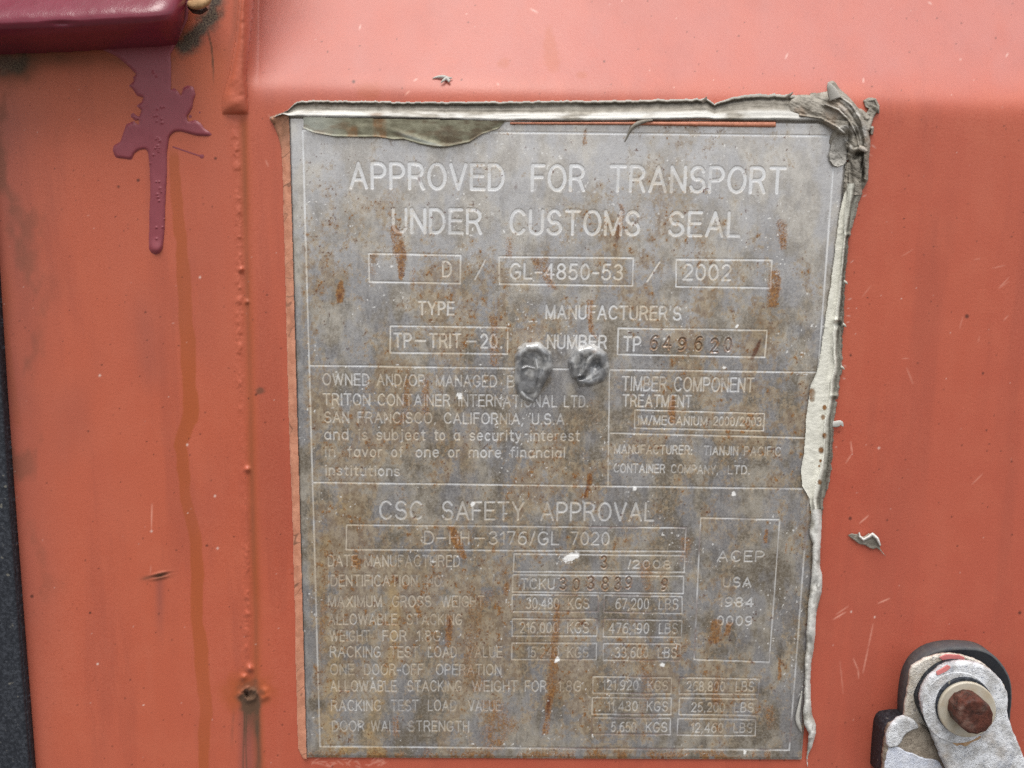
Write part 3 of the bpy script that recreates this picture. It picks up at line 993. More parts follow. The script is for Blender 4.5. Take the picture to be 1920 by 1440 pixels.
row([('15,240', 987, 1048), ('KGS', 1063.5, 1104)], 1232.5, 21, V3, .002)
frame(1131.4, 1206, 1276, 1207, 1275, 1238.7, 1131, 1237.7, 2.3)
row([('33,600', 1152.5, 1215.5), ('LBS', 1232.5, 1269.5)], 1233, 21, V3, .003)
frame(1112.3, 1268.3, 1259.6, 1270.4, 1258.5, 1300.4, 1111.5, 1299, 2.3)
row([('121,920', 1129.5, 1197), ('KGS', 1213.5, 1252.5)], 1293, 19.5, V3, .013)
frame(1274.2, 1270.4, 1423.5, 1272.7, 1422, 1301.5, 1273, 1300.4, 2.3)
row([('268,800', 1286.5, 1359.5), ('LBS', 1378.5, 1414)], 1295.5, 19.5, V3, .006)
frame(1110.8, 1307.7, 1259, 1308.5, 1258, 1339, 1110, 1338.3, 2.3)
row([('11,430', 1138, 1195.5), ('KGS', 1212, 1252.5)], 1332.7, 19.5, V3, .006)
frame(1274, 1308.3, 1421.5, 1310.6, 1420, 1341, 1273, 1339, 2.3)
row([('25,200', 1295.5, 1359), ('LBS', 1376, 1413)], 1334.5, 19, V3, .006)
frame(1110, 1345.6, 1257.2, 1346.5, 1256.5, 1377, 1109, 1375.7, 2.3)
row([('5,650', 1145, 1193), ('KGS', 1210.5, 1251)], 1372, 19.5, V3, .004)
frame(1271, 1346.5, 1417, 1348.8, 1416, 1379, 1270, 1377.7, 2.3)
row([('12,460', 1295, 1356), ('LBS', 1374.5, 1411)], 1373, 19, V3, .006)
frame(1314, 970.3, 1462, 973.8, 1442.4, 1241, 1301.4, 1236, 2.6)
row([('ACEP', 1344, 1433)], 1052.5, 22, 2.8)
row([('USA', 1355, 1409)], 1100.5, 20, 2.8)
row([('1984', 1346.5, 1413)], 1137, 19, 2.8)
row([('0009', 1343, 1410.5)], 1172, 19, 2.8)

# ------------------------------------------------------------------ the plate: one dense sheet, its engraving split off as parts
nu, nv = 800, 925
U, V_ = np.meshgrid(np.linspace(0, 1, nu), np.linspace(0, 1, nv))
PX = (PT[0, 0] * (1 - U) + PT[1, 0] * U) * (1 - V_) + (PT[3, 0] * (1 - U) + PT[2, 0] * U) * V_
PY = (PT[0, 1] * (1 - U) + PT[1, 1] * U) * (1 - V_) + (PT[3, 1] * (1 - U) + PT[2, 1] * U) * V_


def samp(R, X_, Y_):
    fx_ = np.clip((X_ - RX0) / RS, 0, R.shape[1] - 1.001)
    fy_ = np.clip((Y_ - RY0) / RS, 0, R.shape[0] - 1.001)
    i = fx_.astype(int)
    j = fy_.astype(int)
    a = fx_ - i
    b = fy_ - j
    return (R[j, i] * (1 - a) + R[j, i + 1] * a) * (1 - b) + (R[j + 1, i] * (1 - a) + R[j + 1, i + 1] * a) * b


sd_ = samp(SDF, PX, PY)
st_ = samp(STAMP, PX, PY)
cut = sstep(.7, -.5, sd_)
cst = sstep(1.4, -.9, st_)
wear = fbm(PX, PY, 34, 34, 4, 60)
low = sstep(620, 800, PY)
HP = PLATE_H - cut * (.12 + .05 * low) * (.75 + .5 * wear) - cst * .38 + sstep(3.5, 1.2, st_) * .10 * (1 - cst)
HP += .35 * (fbm(PX, PY, 420, 420, 2, 61) - .5) + .03 * (fbm(PX, PY, 7, 7, 3, 62) - .5)
# worn edge and a bent lower right corner
HP -= 0.5 * (sstep(.006, 0, U) + sstep(.994, 1, U) + sstep(.006, 0, V_) + sstep(.996, 1, V_)).clip(0, 1)

q1 = fbm(PX, PY, 90, 130, 5, 63)
q2 = fbm(PX, PY, 26, 30, 5, 64, .7)
q3 = fbm(PX, PY, 38, 90, 4, 65)
q4 = fbm(PX, PY, 9, 10, 4, 66, .7)
q5 = fbm(PX, PY, 150, 300, 3, 67)
blot = sstep(.38, .62, .55 * q2 + .45 * fbm(PX, PY, 60, 60, 3, 68))
clean = np.exp(-(((PX - 1065) / 115) ** 2 + ((PY - 712) / 80) ** 2) ** 1.4)
clean = np.maximum(clean, .6 * np.exp(-(((PX - 1560) / 34) ** 2)))
clean = np.maximum(clean, .9 * sstep(24, 8, (PX - (541 + (PY - 217) * .0275))))
mix_t = .45 * q1 + .35 * q2 + .2 * q4
amt = -.034 + .06 * sstep(280, 560, PY) * sstep(1560, 1300, PX) + .02 * sstep(600, 1000, PY)
hf = fbm(PX, PY, 5, 6, 3, 77, .8)
mix_t = .36 * q1 + .30 * q2 + .16 * q4 + .18 * hf
tan = sstep(.47 - amt, .61 - amt, mix_t) * .85 + .4 * sstep(.45, .7, q3) * sstep(280, 480, PY) * (.5 + hf)
tan += .3 * sstep(.5, .64, fbm(PX, PY, 46, 200, 4, 69)) * sstep(640, 760, PY) * sstep(1250, 700, PX)
tan *= (1 - .85 * clean) * (.62 + .38 * sstep(300, 700, PY))
rust = sstep(.56, .70, .30 * q2 + .26 * q4 + .2 * q1 + .24 * hf + amt * .6) * .75
rust *= (1 - .85 * clean) * (.35 + .65 * sstep(260, 480, PY))
rust += .6 * sstep(.66, .76, .5 * q4 + .5 * hf) * sstep(.45, .6, q1) * (1 - clean)
deep = .9 * sstep(.735, .78, fbm(PX, PY, 6, 6, 3, 70, .7)) * sstep(.48, .6, q2) * (1 - clean)
yel = np.zeros_like(PX)
white = .9 * sstep(.82, .85, fbm(PX, PY, 4.5, 4.5, 2, 71)) * sstep(.52, .6, fbm(PX, PY, 80, 80, 2, 72)) * .8
pale = sstep(1250, 1600, PX) * .0 + np.clip(1.1 - (PY - 200) / 420, 0, 1) * .8  # upper plate lightened in colour to stand for the reflected sky


def streak(F, pts, v, edge=.35, seed=0, rough=.5):
    """A run down the plate; pts = (x, y, width)."""
    p = np.array(pts, float)
    cx = np.interp(PY, p[:, 1], p[:, 0])
    cw = np.interp(PY, p[:, 1], p[:, 2])
    n_ = (fbm(PX, PY, 10, 22, 4, 100 + seed) - .5) * rough * 2
    k = sstep(1 + edge * 1.6, 1 - edge * 1.8, np.abs(PX - cx) / (cw * .5 + .01) + n_ * .8)
    k *= sstep(p[0, 1] - 4, p[0, 1] + 6, PY) * sstep(p[-1, 1] + 4, p[-1, 1] - 6, PY)
    return np.maximum(F, v * k * (.35 + 1.0 * fbm(PX, PY, 9, 16, 4, 140 + seed, .7)))


for k, (pts, v) in enumerate([
    ([(736, 420, 14), (745, 440, 24), (752, 480, 26), (752, 500, 14), (752, 526, 8)], .9),
    ([(640, 525, 10), (638, 545, 14), (637, 570, 13)], 1.0), ([(776, 500, 6), (773, 545, 8)], .6),
    ([(700, 472, 14), (698, 520, 18)], .5), ([(955, 440, 18), (955, 485, 16)], .55), ([(1010, 480, 40), (1015, 500, 30), (1040, 545, 20)], .65),
    ([(1455, 505, 20), (1452, 545, 26), (1444, 578, 18)], .85), ([(1105, 560, 18), (1108, 620, 10), (1122, 640, 5)], .7),
    ([(925, 590, 20), (928, 690, 22)], .65), ([(1098, 240, 10), (1096, 275, 8)], .7), ([(1464, 410, 16), (1468, 440, 22), (1466, 470, 12)], .8),
    ([(1160, 380, 12), (1168, 395, 10), (1156, 450, 12)], .7), ([(845, 985, 14), (858, 1018, 20), (872, 1050, 14)], .9),
    ([(1105, 885, 10), (1106, 905, 12), (1098, 935, 10)], .9), ([(800, 700, 14), (795, 780, 18)], .6), ([(765, 690, 10), (760, 775, 20), (745, 800, 16)], .6),
    ([(690, 700, 8), (678, 800, 8)], .4), ([(1262, 740, 10), (1260, 770, 14), (1262, 795, 10)], .9), ([(920, 1105, 40), (895, 1140, 34), (880, 1240, 36), (890, 1300, 60)], .5),
    ([(842, 1150, 14), (843, 1180, 18), (838, 1215, 12)], .9), ([(952, 1090, 14), (948, 1120, 10)], .7), ([(1045, 1130, 14), (1038, 1240, 18), (1035, 1290, 26), (1030, 1320, 16), (1022, 1380, 14)], .75),
    ([(1462, 1232, 5), (1461, 1276, 9)], 1.0), ([(1345, 1160, 22), (1336, 1210, 26)], .75), ([(1368, 1165, 14), (1360, 1195, 14)], .8), ([(1347, 1245, 10), (1342, 1300, 16), (1345, 1325, 30)], .6),
    ([(1210, 1050, 30), (1216, 1110, 24)], .55), ([(1205, 1230, 34), (1215, 1290, 26), (1200, 1345, 16)], .5), ([(1287, 1005, 22), (1283, 1060, 22)], .6), ([(740, 1340, 14), (744, 1385, 14)], .6),
    ([(920, 1310, 50), (940, 1360, 70), (920, 1410, 40)], .6), ([(1438, 990, 6), (1434, 1020, 10)], .9), ([(640, 760, 14), (645, 860, 20)], .35), ([(612, 1060, 10), (604, 1200, 16), (608, 1240, 20)], .5),
    ([(1475, 1015, 5), (1473, 1040, 7)], .7), ([(1440, 1320, 24), (1448, 1370, 26)], .5), ([(820, 1180, 22), (815, 1240, 16)], .45), ([(1115, 745, 24), (1110, 800, 30)], .35)]):
    rust = streak(rust, pts, v, .35, k)
for k, (pts, v) in enumerate([([(1427, 634, 4), (1420, 652, 9), (1409, 674, 6)], .95), ([(1106, 890, 5), (1103, 910, 8), (1096, 935, 5)], .7), ([(638, 548, 5), (637, 562, 5)], .9), ([(1262, 755, 6), (1260, 768, 8)], .5), ([(842, 1158, 5), (843, 1182, 8)], .7), ([(1030, 1308, 5), (1028, 1326, 8), (1027, 1340, 4)], 1.0), ([(785, 330, 4), (787, 342, 8)], .8), ([(968, 345, 4), (967, 355, 6)], .6), ([(1340, 1284, 5), (1339, 1292, 6)], .9), ([(1160, 420, 5), (1156, 452, 7)], .7), ([(1160, 440, 4), (1155, 455, 6)], .7)]):
    deep = streak(deep, pts, v, .35, 50 + k)
for k, (pts, v) in enumerate([([(735, 1090, 14), (741, 1150, 22), (738, 1230, 20), (722, 1290, 24), (706, 1330, 24), (694, 1370, 26), (690, 1410, 28)], .8), ([(624, 1225, 20), (622, 1300, 24), (616, 1370, 26), (612, 1412, 30)], .55),
                              ([(612, 1000, 16), (602, 1120, 20), (606, 1230, 30)], .45), ([(1115, 570, 12), (1112, 630, 10)], .4), ([(640, 925, 28), (636, 985, 20)], .5), ([(985, 640, 26), (978, 700, 18)], .0)]):
    yel = streak(yel, pts, v, .4, 80 + k, .35)
ora = sstep(1.1, .7, np.hypot((PX - 655) / 20, (PY - 1407) / 8) + (q4 - .5) * 1.2) + sstep(1.1, .8, np.hypot((PX - 708) / 19, (PY - 1410) / 11) + (q4 - .5))
yel = np.maximum(yel, np.clip(ora, 0, 1))
rust = np.maximum(rust, .35 * np.clip(ora, 0, 1))
# rust that creeps along the lower edge, out of the stamps and the ends of some frame lines
rust = np.maximum(rust, .7 * sstep(30, 4, PT[3, 1] - PY + 26 * (q2 - .5)) * sstep(.42, .6, q2))
rust = np.maximum(rust, .5 * sstep(5, 0, st_ + 8 * (q4 - .5)))
deep = np.maximum(deep, .4 * cst * sstep(.45, .6, q2))
deep = np.maximum(deep, .7 * cut * sstep(.5, .62, fbm(PX, PY, 60, 60, 2, 75)) * sstep(1.0, .2, np.abs(samp(LINE_FLAG, PX, PY) - 1)) * sstep(940, 1100, PX) * sstep(900, 1000, PY))
for cx, cy, a_, b2, tilt in [(1070, 1045, 17, 8, -.35), (1242, 1247, 5, 4, .3), (1190, 916, 4, 4, 0), (1376, 926, 4, 4, 0), (1382, 611, 2.5, 5, .5), (862, 743, 6, 6, 0), (1358, 690, 4, 3, 0), (1397, 1411, 3, 4, 0), (886, 945, 4, 4, 0), (1045, 1237, 4, 6, .4)]:
    u_ = (PX - cx) * math.cos(tilt) + (PY - cy) * math.sin(tilt)
    v_ = -(PX - cx) * math.sin(tilt) + (PY - cy) * math.cos(tilt)
    white = np.maximum(white, sstep(1.15, .75, np.hypot(u_ / a_, v_ / b2) + 1.9 * (fbm(PX + PY, PY * 1.6, 7, 5, 4, 73, .75) - .5)))
# pale etched strokes: strong at the top, thin and broken lower down
fill = np.interp(PY, [250, 460, 640, 900, 1430], [.95, .93, .78, .64, .58]) * (.72 + .45 * sstep(.25, .6, wear))
etch = cut * np.clip(fill, 0, 1) * (1 - .75 * cst)
etch *= np.where(samp(LINE_FLAG, PX, PY) > .5, 1.15, 1.0)
tan = np.clip(tan, 0, 1)

PA1 = np.stack([clip1(etch), clip1(tan), clip1(rust), clip1(deep)], -1).reshape(-1, 4)
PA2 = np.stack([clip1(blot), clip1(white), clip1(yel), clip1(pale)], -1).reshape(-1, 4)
P = W(PX, PY, HP)
N = grid_normals(P).reshape(-1, 3)
PV = P.reshape(-1, 3)
PF = grid_faces(nv, nu)
ci = np.clip(((PX.ravel()[PF].mean(1)) - RX0) / RS, 0, SDF.shape[1] - 1).round().astype(int)
cj = np.clip(((PY.ravel()[PF].mean(1)) - RY0) / RS, 0, SDF.shape[0] - 1).round().astype(int)
fo = np.where((SDF[cj, ci] < .35) | (STAMP[cj, ci] < .35), OWN[cj, ci], 0)
plate = empty('data_plate', 'large rusty steel approval plate engraved with text and boxed values, fixed to the red door', 'plate', W(1040, 1422, 0).tolist())
AP = {'p1': PA1, 'p2': PA2}
v_, f_, a_, n_ = sub_mesh(PV, PF, fo == 0, AP, N)
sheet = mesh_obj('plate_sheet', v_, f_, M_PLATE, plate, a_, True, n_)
# thickness of the sheet: a skirt round its rim
idx = np.arange(nv * nu).reshape(nv, nu)
rim = np.concatenate([idx[0, :-1], idx[:-1, -1], idx[-1, :0:-1], idx[:0:-1, 0]])
top = PV[rim]
bot = top.copy()
bot[:, 1] = -.00005
nr = len(rim)
ii = np.arange(nr)
jj = (ii + 1) % nr
sk = mesh_obj('plate_edge', np.vstack([top, bot]), np.stack([ii, jj, jj + nr, ii + nr], 1), M_PLATE, plate, {'p1': np.vstack([PA1[rim] * 0] * 2), 'p2': np.vstack([PA2[rim]] * 2)})
for gi, (nm, lab) in enumerate(GROUPS, 1):
    kp = fo == gi
    if kp.sum() < 4:
        continue
    v_, f_, a_, n_ = sub_mesh(PV, PF, kp, AP, N)
    o = mesh_obj(nm, v_, f_, M_PLATE, plate, a_, True, n_)
    if lab:
        o['label'] = lab
del P, N, PV, PF, PA1, PA2, AP

# ------------------------------------------------------------------ sealant round the plate
def s1(R, lite=0., dirt=0., tan=0., crack=0.):
    z = np.zeros_like(R.X)
    return {'s1': np.stack([clip1(z + lite), clip1(z + dirt), clip1(z + tan), clip1(z + crack)], -1)}


# top strip, with its loose flap, curl and the painted edge showing under it
tops = empty('sealant_strip', 'grey dried sealant along the top edge of the plate with a hanging flap', 'sealant', W(1040, 225, 0).tolist())
R = Relief(498, 168, 1600, 262, 1.15)
up_e = np.interp(R.X, [505, 540, 558, 575, 830, 1040, 1310, 1325, 1340, 1352, 1395, 1450, 1540, 1600], [220, 206, 190, 189, 192, 190, 186, 184, 196, 190, 178, 177, 183, 196])
up_e = up_e + (fbm(R.X, R.X * 0, 9, 9, 3, 201) - .5) * 4
lo_e = np.interp(R.X, [505, 530, 545, 640, 800, 950, 1180, 1330, 1460, 1540, 1600], [224, 214, 219, 221, 225, 229, 226.5, 226, 229, 230, 240])
lo_e = lo_e + (fbm(R.X, R.X * 0, 60, 9, 3, 202) - .5) * 4
t = (R.Y - up_e) / np.maximum(lo_e - up_e, 2)
lng = fbm(R.X, t * 60, 120, 8, 4, 203)
prof = np.interp(t, [0, .08, .16, .30, .52, .64, .84, .94, 1.0], [1.2, 1.7, .25, .5, 1.0, 2.1, 2.9, 2.5, .2]) + (lng - .5) * .8
R.base = wall_h(R.X, R.Y) * .9 + np.where(R.Y > 219, .3, 0)
R.up = np.where((t >= -.02) & (t <= 1.03), np.maximum(prof, .05), -2.0) * sstep(500, 520, R.X)
R.up = np.where(R.X < 506, -2, R.up)
lite = .75 * sstep(.5, .66, t) * sstep(.3, .6, fbm(R.X, t * 40, 60, 16, 4, 204)) + .45 * sstep(.06, .0, t)
dirt = .9 * np.exp(-((t - .17) / .05) ** 2) * sstep(.25, .45, fbm(R.X, t, 60, 60, 3, 205)) + .7 * np.exp(-((t - .93) / .06) ** 2) * sstep(.4, .55, fbm(R.X, t, 50, 60, 3, 207)) + .3 * sstep(1330, 1400, R.X) * fbm(R.X, R.Y, 20, 20, 4, 206) + .25 * sstep(.55, .3, t)  # dark lines along the crack and the lower edge, mottled towards the right
tan = .5 * sstep(20, 4, np.abs(R.X - 706)) * sstep(.5, .8, t) + .3 * np.exp(-((t - .26) / .06) ** 2) * sstep(900, 600, R.X)
R.build('sealant_bead', M_GREY, tops, s1(R, lite, dirt, tan), -1)

R = Relief(560, 214, 956, 284, 1.0)
lo = np.interp(R.X, [566, 569, 588, 626, 670, 707, 737, 757, 786, 815, 842, 880, 903, 935, 950], [238, 240.6, 249, 256, 257, 257, 261.6, 261, 270, 276, 274.7, 267, 252, 240.6, 226])
hi = np.interp(R.X, [566, 700, 950], [219, 222, 226])
t = (R.Y - hi) / np.maximum(lo - hi, 1.5)
wav = fbm(R.X, R.Y, 70, 30, 3, 210)
R.base = R.X * 0 + PLATE_H
R.up = np.where((t >= 0) & (t <= 1) & (R.X > 568) & (R.X < 950), 1.1 + 1.0 * (1 - t) + .6 * np.exp(-((t - .97) / .05) ** 2) + 1.1 * (wav - .5) + .7 * np.exp(-(((R.Y - 262 - (R.X - 790) * .32) / 5) ** 2)) * sstep(720, 760, R.X), -3)
R.up = np.where(R.up > -2, np.maximum(R.up, .3), R.up)
dd = fbm(R.X, R.Y, 40, 14, 4, 211)
tan = .7 * sstep(14, 6, np.abs(R.X - 660)) * sstep(.3, .6, t) + .7 * sstep(16, 8, np.abs(R.X - 712)) + .35 * sstep(.45, .65, dd)
R.build('peeled_flap', M_FLAPM, tops, s1(R, .6 * sstep(660, 580, R.X) + .7 * np.exp(-(((R.Y - 264 - (R.X - 790) * .32) / 3.0) ** 2)) * sstep(735, 760, R.X), .55 * sstep(.4, .7, dd) * sstep(700, 860, R.X) + .2 * dd, tan), -1, keep=(R.up > -2))


def tube(name, pts, mat, parent, n=26, seg=10, flat=.75, s1v=(0, .3, 0, 0)):
    """pts = (px, py, radius px, height mm): a tapered strand standing off the plate."""
    p = np.array(pts, float)
    d_ = np.r_[0, np.cumsum(np.hypot(*np.diff(p[:, :2], axis=0).T))]
    tt = np.linspace(0, d_[-1], n)
    q = np.stack([np.interp(tt, d_, p[:, k]) for k in range(4)], 1)
    for _ in range(2):
        q[1:-1] = (q[:-2] + 2 * q[1:-1] + q[2:]) / 4
    tg = np.gradient(q[:, :2], axis=0)
    tg /= np.linalg.norm(tg, axis=1, keepdims=True) + 1e-9
    nn = np.stack([-tg[:, 1], tg[:, 0]], 1)
    V = []
    for k in range(seg):
        a = 2 * math.pi * k / seg
        V.append(W(q[:, 0] + nn[:, 0] * q[:, 2] * math.cos(a), q[:, 1] + nn[:, 1] * q[:, 2] * math.cos(a), q[:, 3] + math.sin(a) * q[:, 2] * .25 * flat))
    V = np.stack(V, 1).reshape(-1, 3)
    F = []
    for i in range(n - 1):
        for k in range(seg):
            l = (k + 1) % seg
            F.append([i * seg + k, i * seg + l, (i + 1) * seg + l, (i + 1) * seg + k])
    F.append([k for k in range(seg)][::-1])
    F.append([(n - 1) * seg + k for k in range(seg)])
    av = {'s1': np.tile(np.array(s1v, np.float32), (len(V), 1))}
    return mesh_obj(name, V, F, mat, parent, av)


tube('curl', [(1171.5, 266, .8, 2.0), (1178, 252, 2.0, 2.8), (1186, 238, 3.4, 3.6), (1196, 231, 4.2, 3.8), (1210, 227, 3.0, 3.6), (1224, 225, 1.2, 3.0)], M_GREY, tops)
R = Relief(945, 222, 1462, 242, 1.0)
c0 = np.interp(R.X, [955, 1180, 1456], [231, 231, 233.2])
hw = np.interp(R.X, [950, 958, 1180, 1380, 1452, 1457], [.5, 1.8, 3.0, 5.0, 5.2, 5])
t = np.abs(R.Y - c0) / hw
R.base = R.X * 0 + PLATE_H
R.up = np.where((t < 1) & (R.X > 956) & (R.X < 1455), 1.3 * np.sqrt(np.clip(1 - t ** 3, 0, 1)) + .2, -.3)
R.build('painted_edge', M_SHIM, tops, None, -.2)
for k in (0, 5):
    a = [(1322, 186), (1346, 181), (788, 187), (862, 189), (560, 190), (1480, 178), (1338, 190)][k]
    tube('torn_shred', [(a[0] - 6, a[1] + 6, 3.0, 1.6), (a[0], a[1] + 1, 3.2, 2.6), (a[0] + 3 + k % 3 * 2, a[1] - 5, .9, 3.2)], M_GREY, tops, 12, 8, .6, (.1, .35, .1, 0))

# crumpled corner
corner = empty('sealant_clump', 'crumpled folded lump of grey sealant at the upper right corner of the plate', 'sealant', W(1600, 300, 0).tolist())
R = Relief(1480, 146, 1662, 372, .9)
R.base = wall_h(R.X, R.Y) * .8 + np.where(inpoly(R.X, R.Y, [tuple(p) for p in PT]), PLATE_H, 0)
R.capsule([(1500, 200, 22, 2.4), (1545, 204, 25, 3.4), (1578, 222, 26, 4.4), (1596, 248, 18, 5.0), (1604, 270, 12, 4.6)], power=2.4)
R.capsule([(1525, 182, 8, 2.2), (1560, 190, 9, 3.4), (1585, 208, 9, 4.8), (1604, 236, 8, 5.4), (1614, 270, 8, 4.8), (1614, 300, 7, 4.0)])
R.capsule([(1560, 160, 8, 2.0), (1566, 176, 12, 2.8), (1582, 188, 11, 4.2), (1602, 210, 10, 5.0), (1618, 238, 10, 5.2), (1624, 268, 8, 4.4), (1622, 300, 7, 3.6), (1622, 335, 6, 2.6), (1617, 352, 3, 1.2)])
R.capsule([(1528, 186, 10, 1.4), (1550, 184, 12, 2.2), (1575, 196, 10, 3.0)])
R.capsule([(1632, 194, 11, .9), (1640, 202, 8, .7), (1630, 218, 8, 1.8), (1624, 240, 8, 3.6)], power=5)
R.capsule([(1622, 190, 3, .9), (1640, 187, 2.5, 1.4), (1646, 199, 2.5, 1.5), (1647, 211, 1.5, 1.2)])
R.capsule([(1640, 202, 6, 1.5), (1646, 209, 3.0, 1.0)])
R.capsule([(1612, 212, 8, 2.5), (1626, 222, 7, 3.0)])
R.capsule([(1628, 240, 6, 2.0), (1635, 240, 3.5, 2.2), (1634, 250, 3, 1.8)])
R.capsule([(1568, 250, 8, 1.8), (1561, 266, 7, 1.0)])
R.capsule([(1590, 268, 9, 4.0), (1600, 282, 9, 4.6), (1616, 276, 6, 5.2), (1622, 284, 5, 4.4)])
R.capsule([(1548, 196, 3, 4.6), (1572, 206, 3.5, 5.8), (1592, 226, 3.5, 6.6), (1606, 252, 3, 6.4), (1612, 280, 3, 5.4)])
R.capsule([(1500, 216, 3, 3.4), (1540, 222, 3, 4.2), (1566, 236, 4, 5.0), (1584, 250, 4, 5.6)])
R.capsule([(1570, 178, 3, 4.6), (1596, 196, 3, 5.8), (1614, 226, 3, 6.2), (1622, 262, 3, 5.4), (1620, 300, 2.5, 4.6), (1612, 340, 2.5, 3.6)])
R.capsule([(1596, 290, 9, 3.0), (1600, 306, 7, 3.0), (1602, 318, 5, 2.4)])
R.capsule([(1592, 310, 7, 2.4), (1590, 345, 8, 2.4), (1588, 380, 8, 2.4)])
R.capsule([(1606, 300, 10, 3.2), (1607, 345, 10, 3.0), (1604, 385, 11, 2.6)])
leaf = np.hypot(((R.X - 1576) * .95 + (R.Y - 281) * .28) / 20, (-(R.X - 1576) * .28 + (R.Y - 281) * .95) / 33)
leaf = leaf + (fbm(R.X, R.Y, 14, 14, 3, 221) - .5) * .25
R.up = np.where(leaf < 1, np.maximum(R.up, .35 + .9 * leaf ** 3), R.up)
was = R.up.copy()
R.dent(1588, 256, 10, 13, 3.0)
R.dent(1584, 272, 8, 12, 1.2)
R.dent(1606, 252, 5, 16, 2.8, -.2)
R.dent(1611, 288, 9, 5, 3.5)
R.dent(1602, 296, 5, 4, 2.4)
R.dent(1617, 315, 3.2, 22, 2.8)
R.dent(1590, 352, 1.6, 30, 1.6)
R.dent(1560, 206, 16, 4, .5, .25)
R.up = np.where(was > 0, np.maximum(R.up, .2), R.up)
crz = fbm(R.X, R.Y, 22, 12, 4, 222)
R.up = np.where(R.up > 0, R.up + 1.0 * (crz - .5), R.up)
R.up = np.where(was > 0, np.maximum(R.up, .22), R.up)
R.up = np.where(R.Y > 366, -.25, R.up)
wr = fbm(R.X + R.Y * .5, R.Y - R.X * .6, 26, 7, 3, 226)
R.up = np.where(R.up > .6, np.maximum(R.up + .8 * (wr - .5), .3), R.up)
dirt = .35 * sstep(.45, .7, fbm(R.X, R.Y, 18, 18, 4, 223)) + .6 * sstep(.035, .008, np.abs(wr - .47)) + .8 * np.exp(-(((R.X - 1611) / 9) ** 2 + ((R.Y - 288) / 5) ** 2)) + .5 * np.exp(-(((R.X - 1617) / 4) ** 2 + ((R.Y - 318) / 26) ** 2))  # grime and wrinkle lines, plus shade painted into two deep hollows
lite = .5 * sstep(3.2, 5.0, R.up) * sstep(.4, .6, crz) + .35 * (leaf < 1) * (R.up < 1.4)  # high folds lightened as if catching light; leaf paler
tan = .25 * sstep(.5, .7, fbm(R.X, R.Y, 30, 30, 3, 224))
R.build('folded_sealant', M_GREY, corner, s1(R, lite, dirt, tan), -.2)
tube('torn_shred', [(1566, 186, 12, 3), (1561, 172, 10, 3.4), (1556, 162, 6.5, 3.8), (1553, 154, 1, 4.0)], M_GREY, corner, 16, 8, .25, (.35, .2, 0, 0))
tube('torn_shred', [(1610, 276, 4, 4.5), (1618, 279, 5, 6.0), (1626, 284, 2, 6.4)], M_GREY, corner, 12, 8, .7, (.3, 0, .2, 0))

# right strip
right = empty('sealant_strip', 'pale cream peeled sealant band beside the right edge of the plate', 'sealant', W(1540, 980, 0).tolist())
EY = [350, 400, 450, 500, 540, 600, 650, 680, 700, 722, 750, 800, 850, 880, 910, 935, 960, 985]
EL = [1586, 1573.5, 1568, 1561, 1556, 1547.5, 1539, 1535, 1530, 1519, 1516, 1509.5, 1507, 1501, 1504, 1517, 1521, 1522]
EM = [1589, 1583, 1580, 1576, 1572, 1563, 1560, 1562, 1560, 1555, 1552, 1546, 1543, 1537, 1529, 1523, 1526, 1530]
EO = [1620, 1606, 1592, 1588, 1584, 1583, 1580, 1580, 1578, 1575, 1570, 1564, 1561, 1559, 1554, 1545, 1543, 1540]
R = Relief(1490, 344, 1630, 988, 1.0)
jit = (fbm(R.Y, R.Y * 0, 7, 7, 3, 230) - .5) * 5
eL = np.interp(R.Y, EY, EL) + (fbm(R.Y, R.Y * 0, 16, 16, 3, 231) - .5) * 4
eM = np.interp(R.Y, EY, EM) + (fbm(R.Y, R.Y * 0, 30, 30, 2, 232) - .5) * 4
eO = np.interp(R.Y, EY, EO) + jit
a = (R.X - eL) / np.maximum(eM - eL, 1)
b = (R.X - eM) / np.maximum(eO - eM, 1)
ln2 = fbm(R.X * 1.0 + (R.Y - 600) * .07, R.Y, 5, 120, 3, 233)
h_c = .65 + .25 * (fbm(R.X, R.Y, 9, 6, 4, 234) - .5) + .3 * sstep(.12, 0, a) + .9 * sstep(.75, 1, a)
h_o = np.interp(b, [0, .15, .4, .55, .75, 1], [2.2, 2.9, 2.4, 1.3, 1.9, .3]) + (ln2 - .5) * 1.6
R.base = np.where(R.X < eM + 3, PLATE_H, np.maximum(PLATE_H * (1 - b), 0))
ins = (a >= 0) & (b <= 1)
R.up = np.where(ins, np.where(b < 0, h_c, np.maximum(h_o, .1)), -2)
for cx, cy in [(1566, 600), (1562, 742), (1590, 440)]:
    R.up += np.where(ins, 1.6 * np.exp(-(((R.X - cx - 4) / 7) ** 2 + ((R.Y - cy) / 4) ** 2)) - 2.0 * np.exp(-(((R.X - cx - 4) / 5) ** 2 + ((R.Y - cy - 8) / 5) ** 2)), 0)
olive = sstep(.30, .5, b)
lite = np.where(b < 0, 1.0 - .25 * sstep(.45, .7, fbm(R.X, R.Y, 12, 8, 4, 235)), 1.0 * sstep(.42, .15, b) * sstep(.30, .55, ln2) + .15)
dirt = olive * (.35 + .5 * sstep(.4, .65, ln2)) + .7 * np.exp(-((b - .62) / .1) ** 2) * sstep(460, 490, R.Y) * (.4 + .6 * sstep(590, 540, R.Y))
tn = np.zeros_like(R.X)
for cx, cy, r_ in [(1539.5, 844, 5), (1546, 764, 4), (1543, 782, 4), (1546, 817, 4.5), (1522, 737, 7), (1523, 748, 5), (1537, 904, 4), (1538.5, 864, 2.5), (1536, 874, 2)]:
    tn = np.maximum(tn, sstep(r_ * 1.3, r_ * .6, np.hypot((R.X - cx), (R.Y - cy) / 1.25)))
